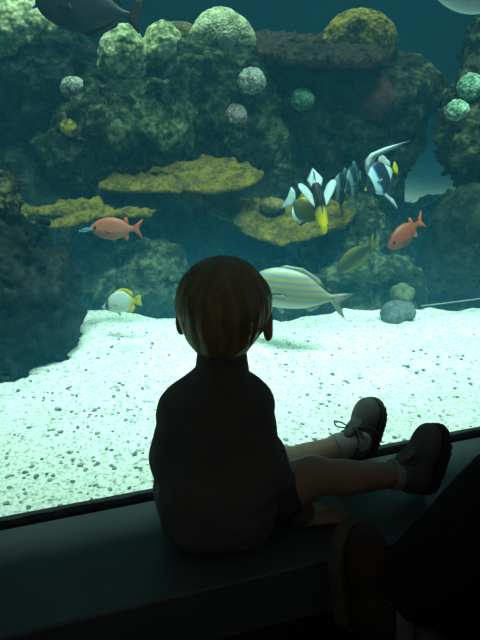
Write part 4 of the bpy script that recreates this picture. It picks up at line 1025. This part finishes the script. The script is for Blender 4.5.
# socks and shoes
SHM = (M_shoe, M_sole, M_lace)
dR = (anR - knR).normalized(); dL = (anL - knL).normalized()
sock(child, np.array(anR - dR * 0.022), np.array(anR + dR * 0.02), 0.0300, 0.028, M_sock)
sock(child, np.array(anL - dL * 0.030), np.array(anL + dL * 0.02), 0.0285, 0.027, M_sock)
def put_shoe(an, toe, upv, s, **kw):
    R = frame(toe, upv)
    return shoe(child, an - R @ Vector((-0.030 * s, 0, 0.066 * s)), toe, upv, s, SHM, **kw)
put_shoe(anR, (0.20, 0.12, 0.97), (-0.93, -0.30, 0.10), 1.10, loops=False)
put_shoe(anL, (0.22, 0.22, 0.95), (-0.72, -0.62, 0.30), 0.98)

# ---- the second person sitting on the floor, mostly outside the picture
p2 = empty('person', Vector((0.75, 0.80, -0.13))); tag(p2, 'person in dark trousers and brown shoes sitting on the floor, knee raised', 'person')
FZ = -0.13
anA = Vector((C(396, 580, 0.825).x, 0.825, FZ + 0.092)); knA = C(508, 500, 0.86)
hip = Vector((0.66, 0.72, FZ + 0.11)); hipB = hip + Vector((0, -0.14, 0)); 
anB = Vector((C(455, 668, 0.74).x, 0.68, FZ + 0.06)); knB = Vector((0.50, 0.56, FZ + 0.26))
tor = hip + Vector((0.05, -0.06, 0.20)); nk = tor + Vector((-0.01, 0, 0.26)); h2 = nk + Vector((-0.02, 0, 0.15))
sA = tor + Vector((0.0, 0.15, 0.16)); sB = tor + Vector((0, -0.15, 0.16))
eA = sA + Vector((0.0, 0.05, -0.22)); wA = eA + Vector((-0.14, -0.04, -0.10)); eB = sB + Vector((0.0, -0.05, -0.22)); wB = eB + Vector((-0.15, 0.02, -0.08))
F2 = Field((0.02, 0.30, FZ - 0.01), (0.98, 1.06, 0.78), 0.0065)
R2 = frame((-0.8, 0.6, -0.1), (0, 0, 1))
L2 = head(F2, h2, R2, 1.12)
F2.cap(nk - Vector((0, 0, 0.04)), h2, 0.045, 0.045, 0.02)
F2.ell(tor + Vector((0, 0, 0.06)), (0.085, 0.13, 0.15), 0.03); F2.ell(hip + Vector((0.02, -0.07, 0.05)), (0.10, 0.14, 0.13), 0.05)
for s_, e_, w_ in ((sA, eA, wA), (sB, eB, wB)): F2.chain([s_, e_, w_], [0.044, 0.036, 0.025], 0.02)
hand(F2, wA, (-0.9, -0.1, -0.3), (0, 0.2, 1), 0.9, 1); hand(F2, wB, (-0.9, 0.1, -0.3), (0, -0.2, 1), 0.9, -1)
for hp, kn, an in ((hip, knA, anA), (hipB, knB, anB)):
    F2.chain([hp, kn], [0.075, 0.054], 0.02); F2.chain([kn, kn.lerp(an, 0.35), an], [0.05, 0.05, 0.034], 0.015)
F2.build('body', M_skin, p2)
face_parts(p2, L2, R2, 1.12)
Fh = Field(np.array(h2) - 0.16, np.array(h2) + 0.16, 0.006)
Fh.ell(L2(-0.014, 0, 0.016), (0.098 * 1.12, 0.086 * 1.12, 0.086 * 1.12), 0, M=R2)
P = (Fh.pts() - np.array(h2, np.float32)) @ np.array(R2, np.float32)
Fh.F = np.maximum(Fh.F, np.where(P[..., 2] < 0.055, P[..., 0] - 0.03, -1)); Fh.F = np.maximum(Fh.F, -0.06 - P[..., 2])
Fh.build('hair', M_hair2, p2)
Ft = Field((0.14, 0.38, FZ - 0.01), (0.92, 1.04, 0.42), 0.006)
Ft.ell(hip + Vector((0.02, -0.07, 0.03)), (0.115, 0.155, 0.125), 0)
for hp, kn, an in ((hip, knA, anA), (hipB, knB, anB)):
    n = (an - kn).normalized()
    Ft.chain([hp, kn], [0.086, 0.068], 0.03); Ft.cap(kn + Vector((0, 0, 0.012)), an + Vector((0, 0, 0.020)), 0.076, 0.066, 0.03, cut=(an - n * 0.035, n))
P = Ft.pts(); Ft.F += 0.004 * fbm(P * np.array((16, 16, 16), np.float32), 2); Ft.F = np.maximum(Ft.F, FZ + 0.002 - P[..., 2])
Ft.build('trousers', M_jeans, p2)
Fj = Field((0.40, 0.30, FZ), (0.98, 1.06, 0.50), 0.0065)
Fj.ell(tor + Vector((0, 0, 0.06)), (0.10, 0.145, 0.165), 0); Fj.ell(hip + Vector((0.03, -0.07, 0.12)), (0.115, 0.15, 0.12), 0.05)
Fj.cap(sA, sB, 0.052, 0.052, 0.04)
for s_, e_, w_ in ((sA, eA, wA), (sB, eB, wB)):
    n = (w_ - e_).normalized(); Fj.cap(s_, e_, 0.056, 0.048, 0.02); Fj.cap(e_, w_, 0.048, 0.036, 0.02, cut=(w_ - n * 0.01, n))
Fj.build('jacket', M_jeans, p2)
S2 = (M_brownshoe, M_rim, M_lace)
def put_shoe2(an, toe, upv, s):
    R = frame(toe, upv)
    return shoe(p2, an - R @ Vector((-0.030 * s, 0, 0.060 * s)), toe, upv, s, S2, laced=False)
put_shoe2(anA, (-0.10, 0.16, 0.97), (0.78, -0.58, 0.25), 1.5)
put_shoe2(anB, (-0.25, -0.1, 0.96), (0.95, -0.22, 0.2), 1.5)
sock(p2, np.array(anA.lerp(knA, 0.35)), np.array(anA), 0.050, 0.043, M_sock)
sock(p2, np.array(anB.lerp(knB, 0.35)), np.array(anB), 0.048, 0.043, M_sock)
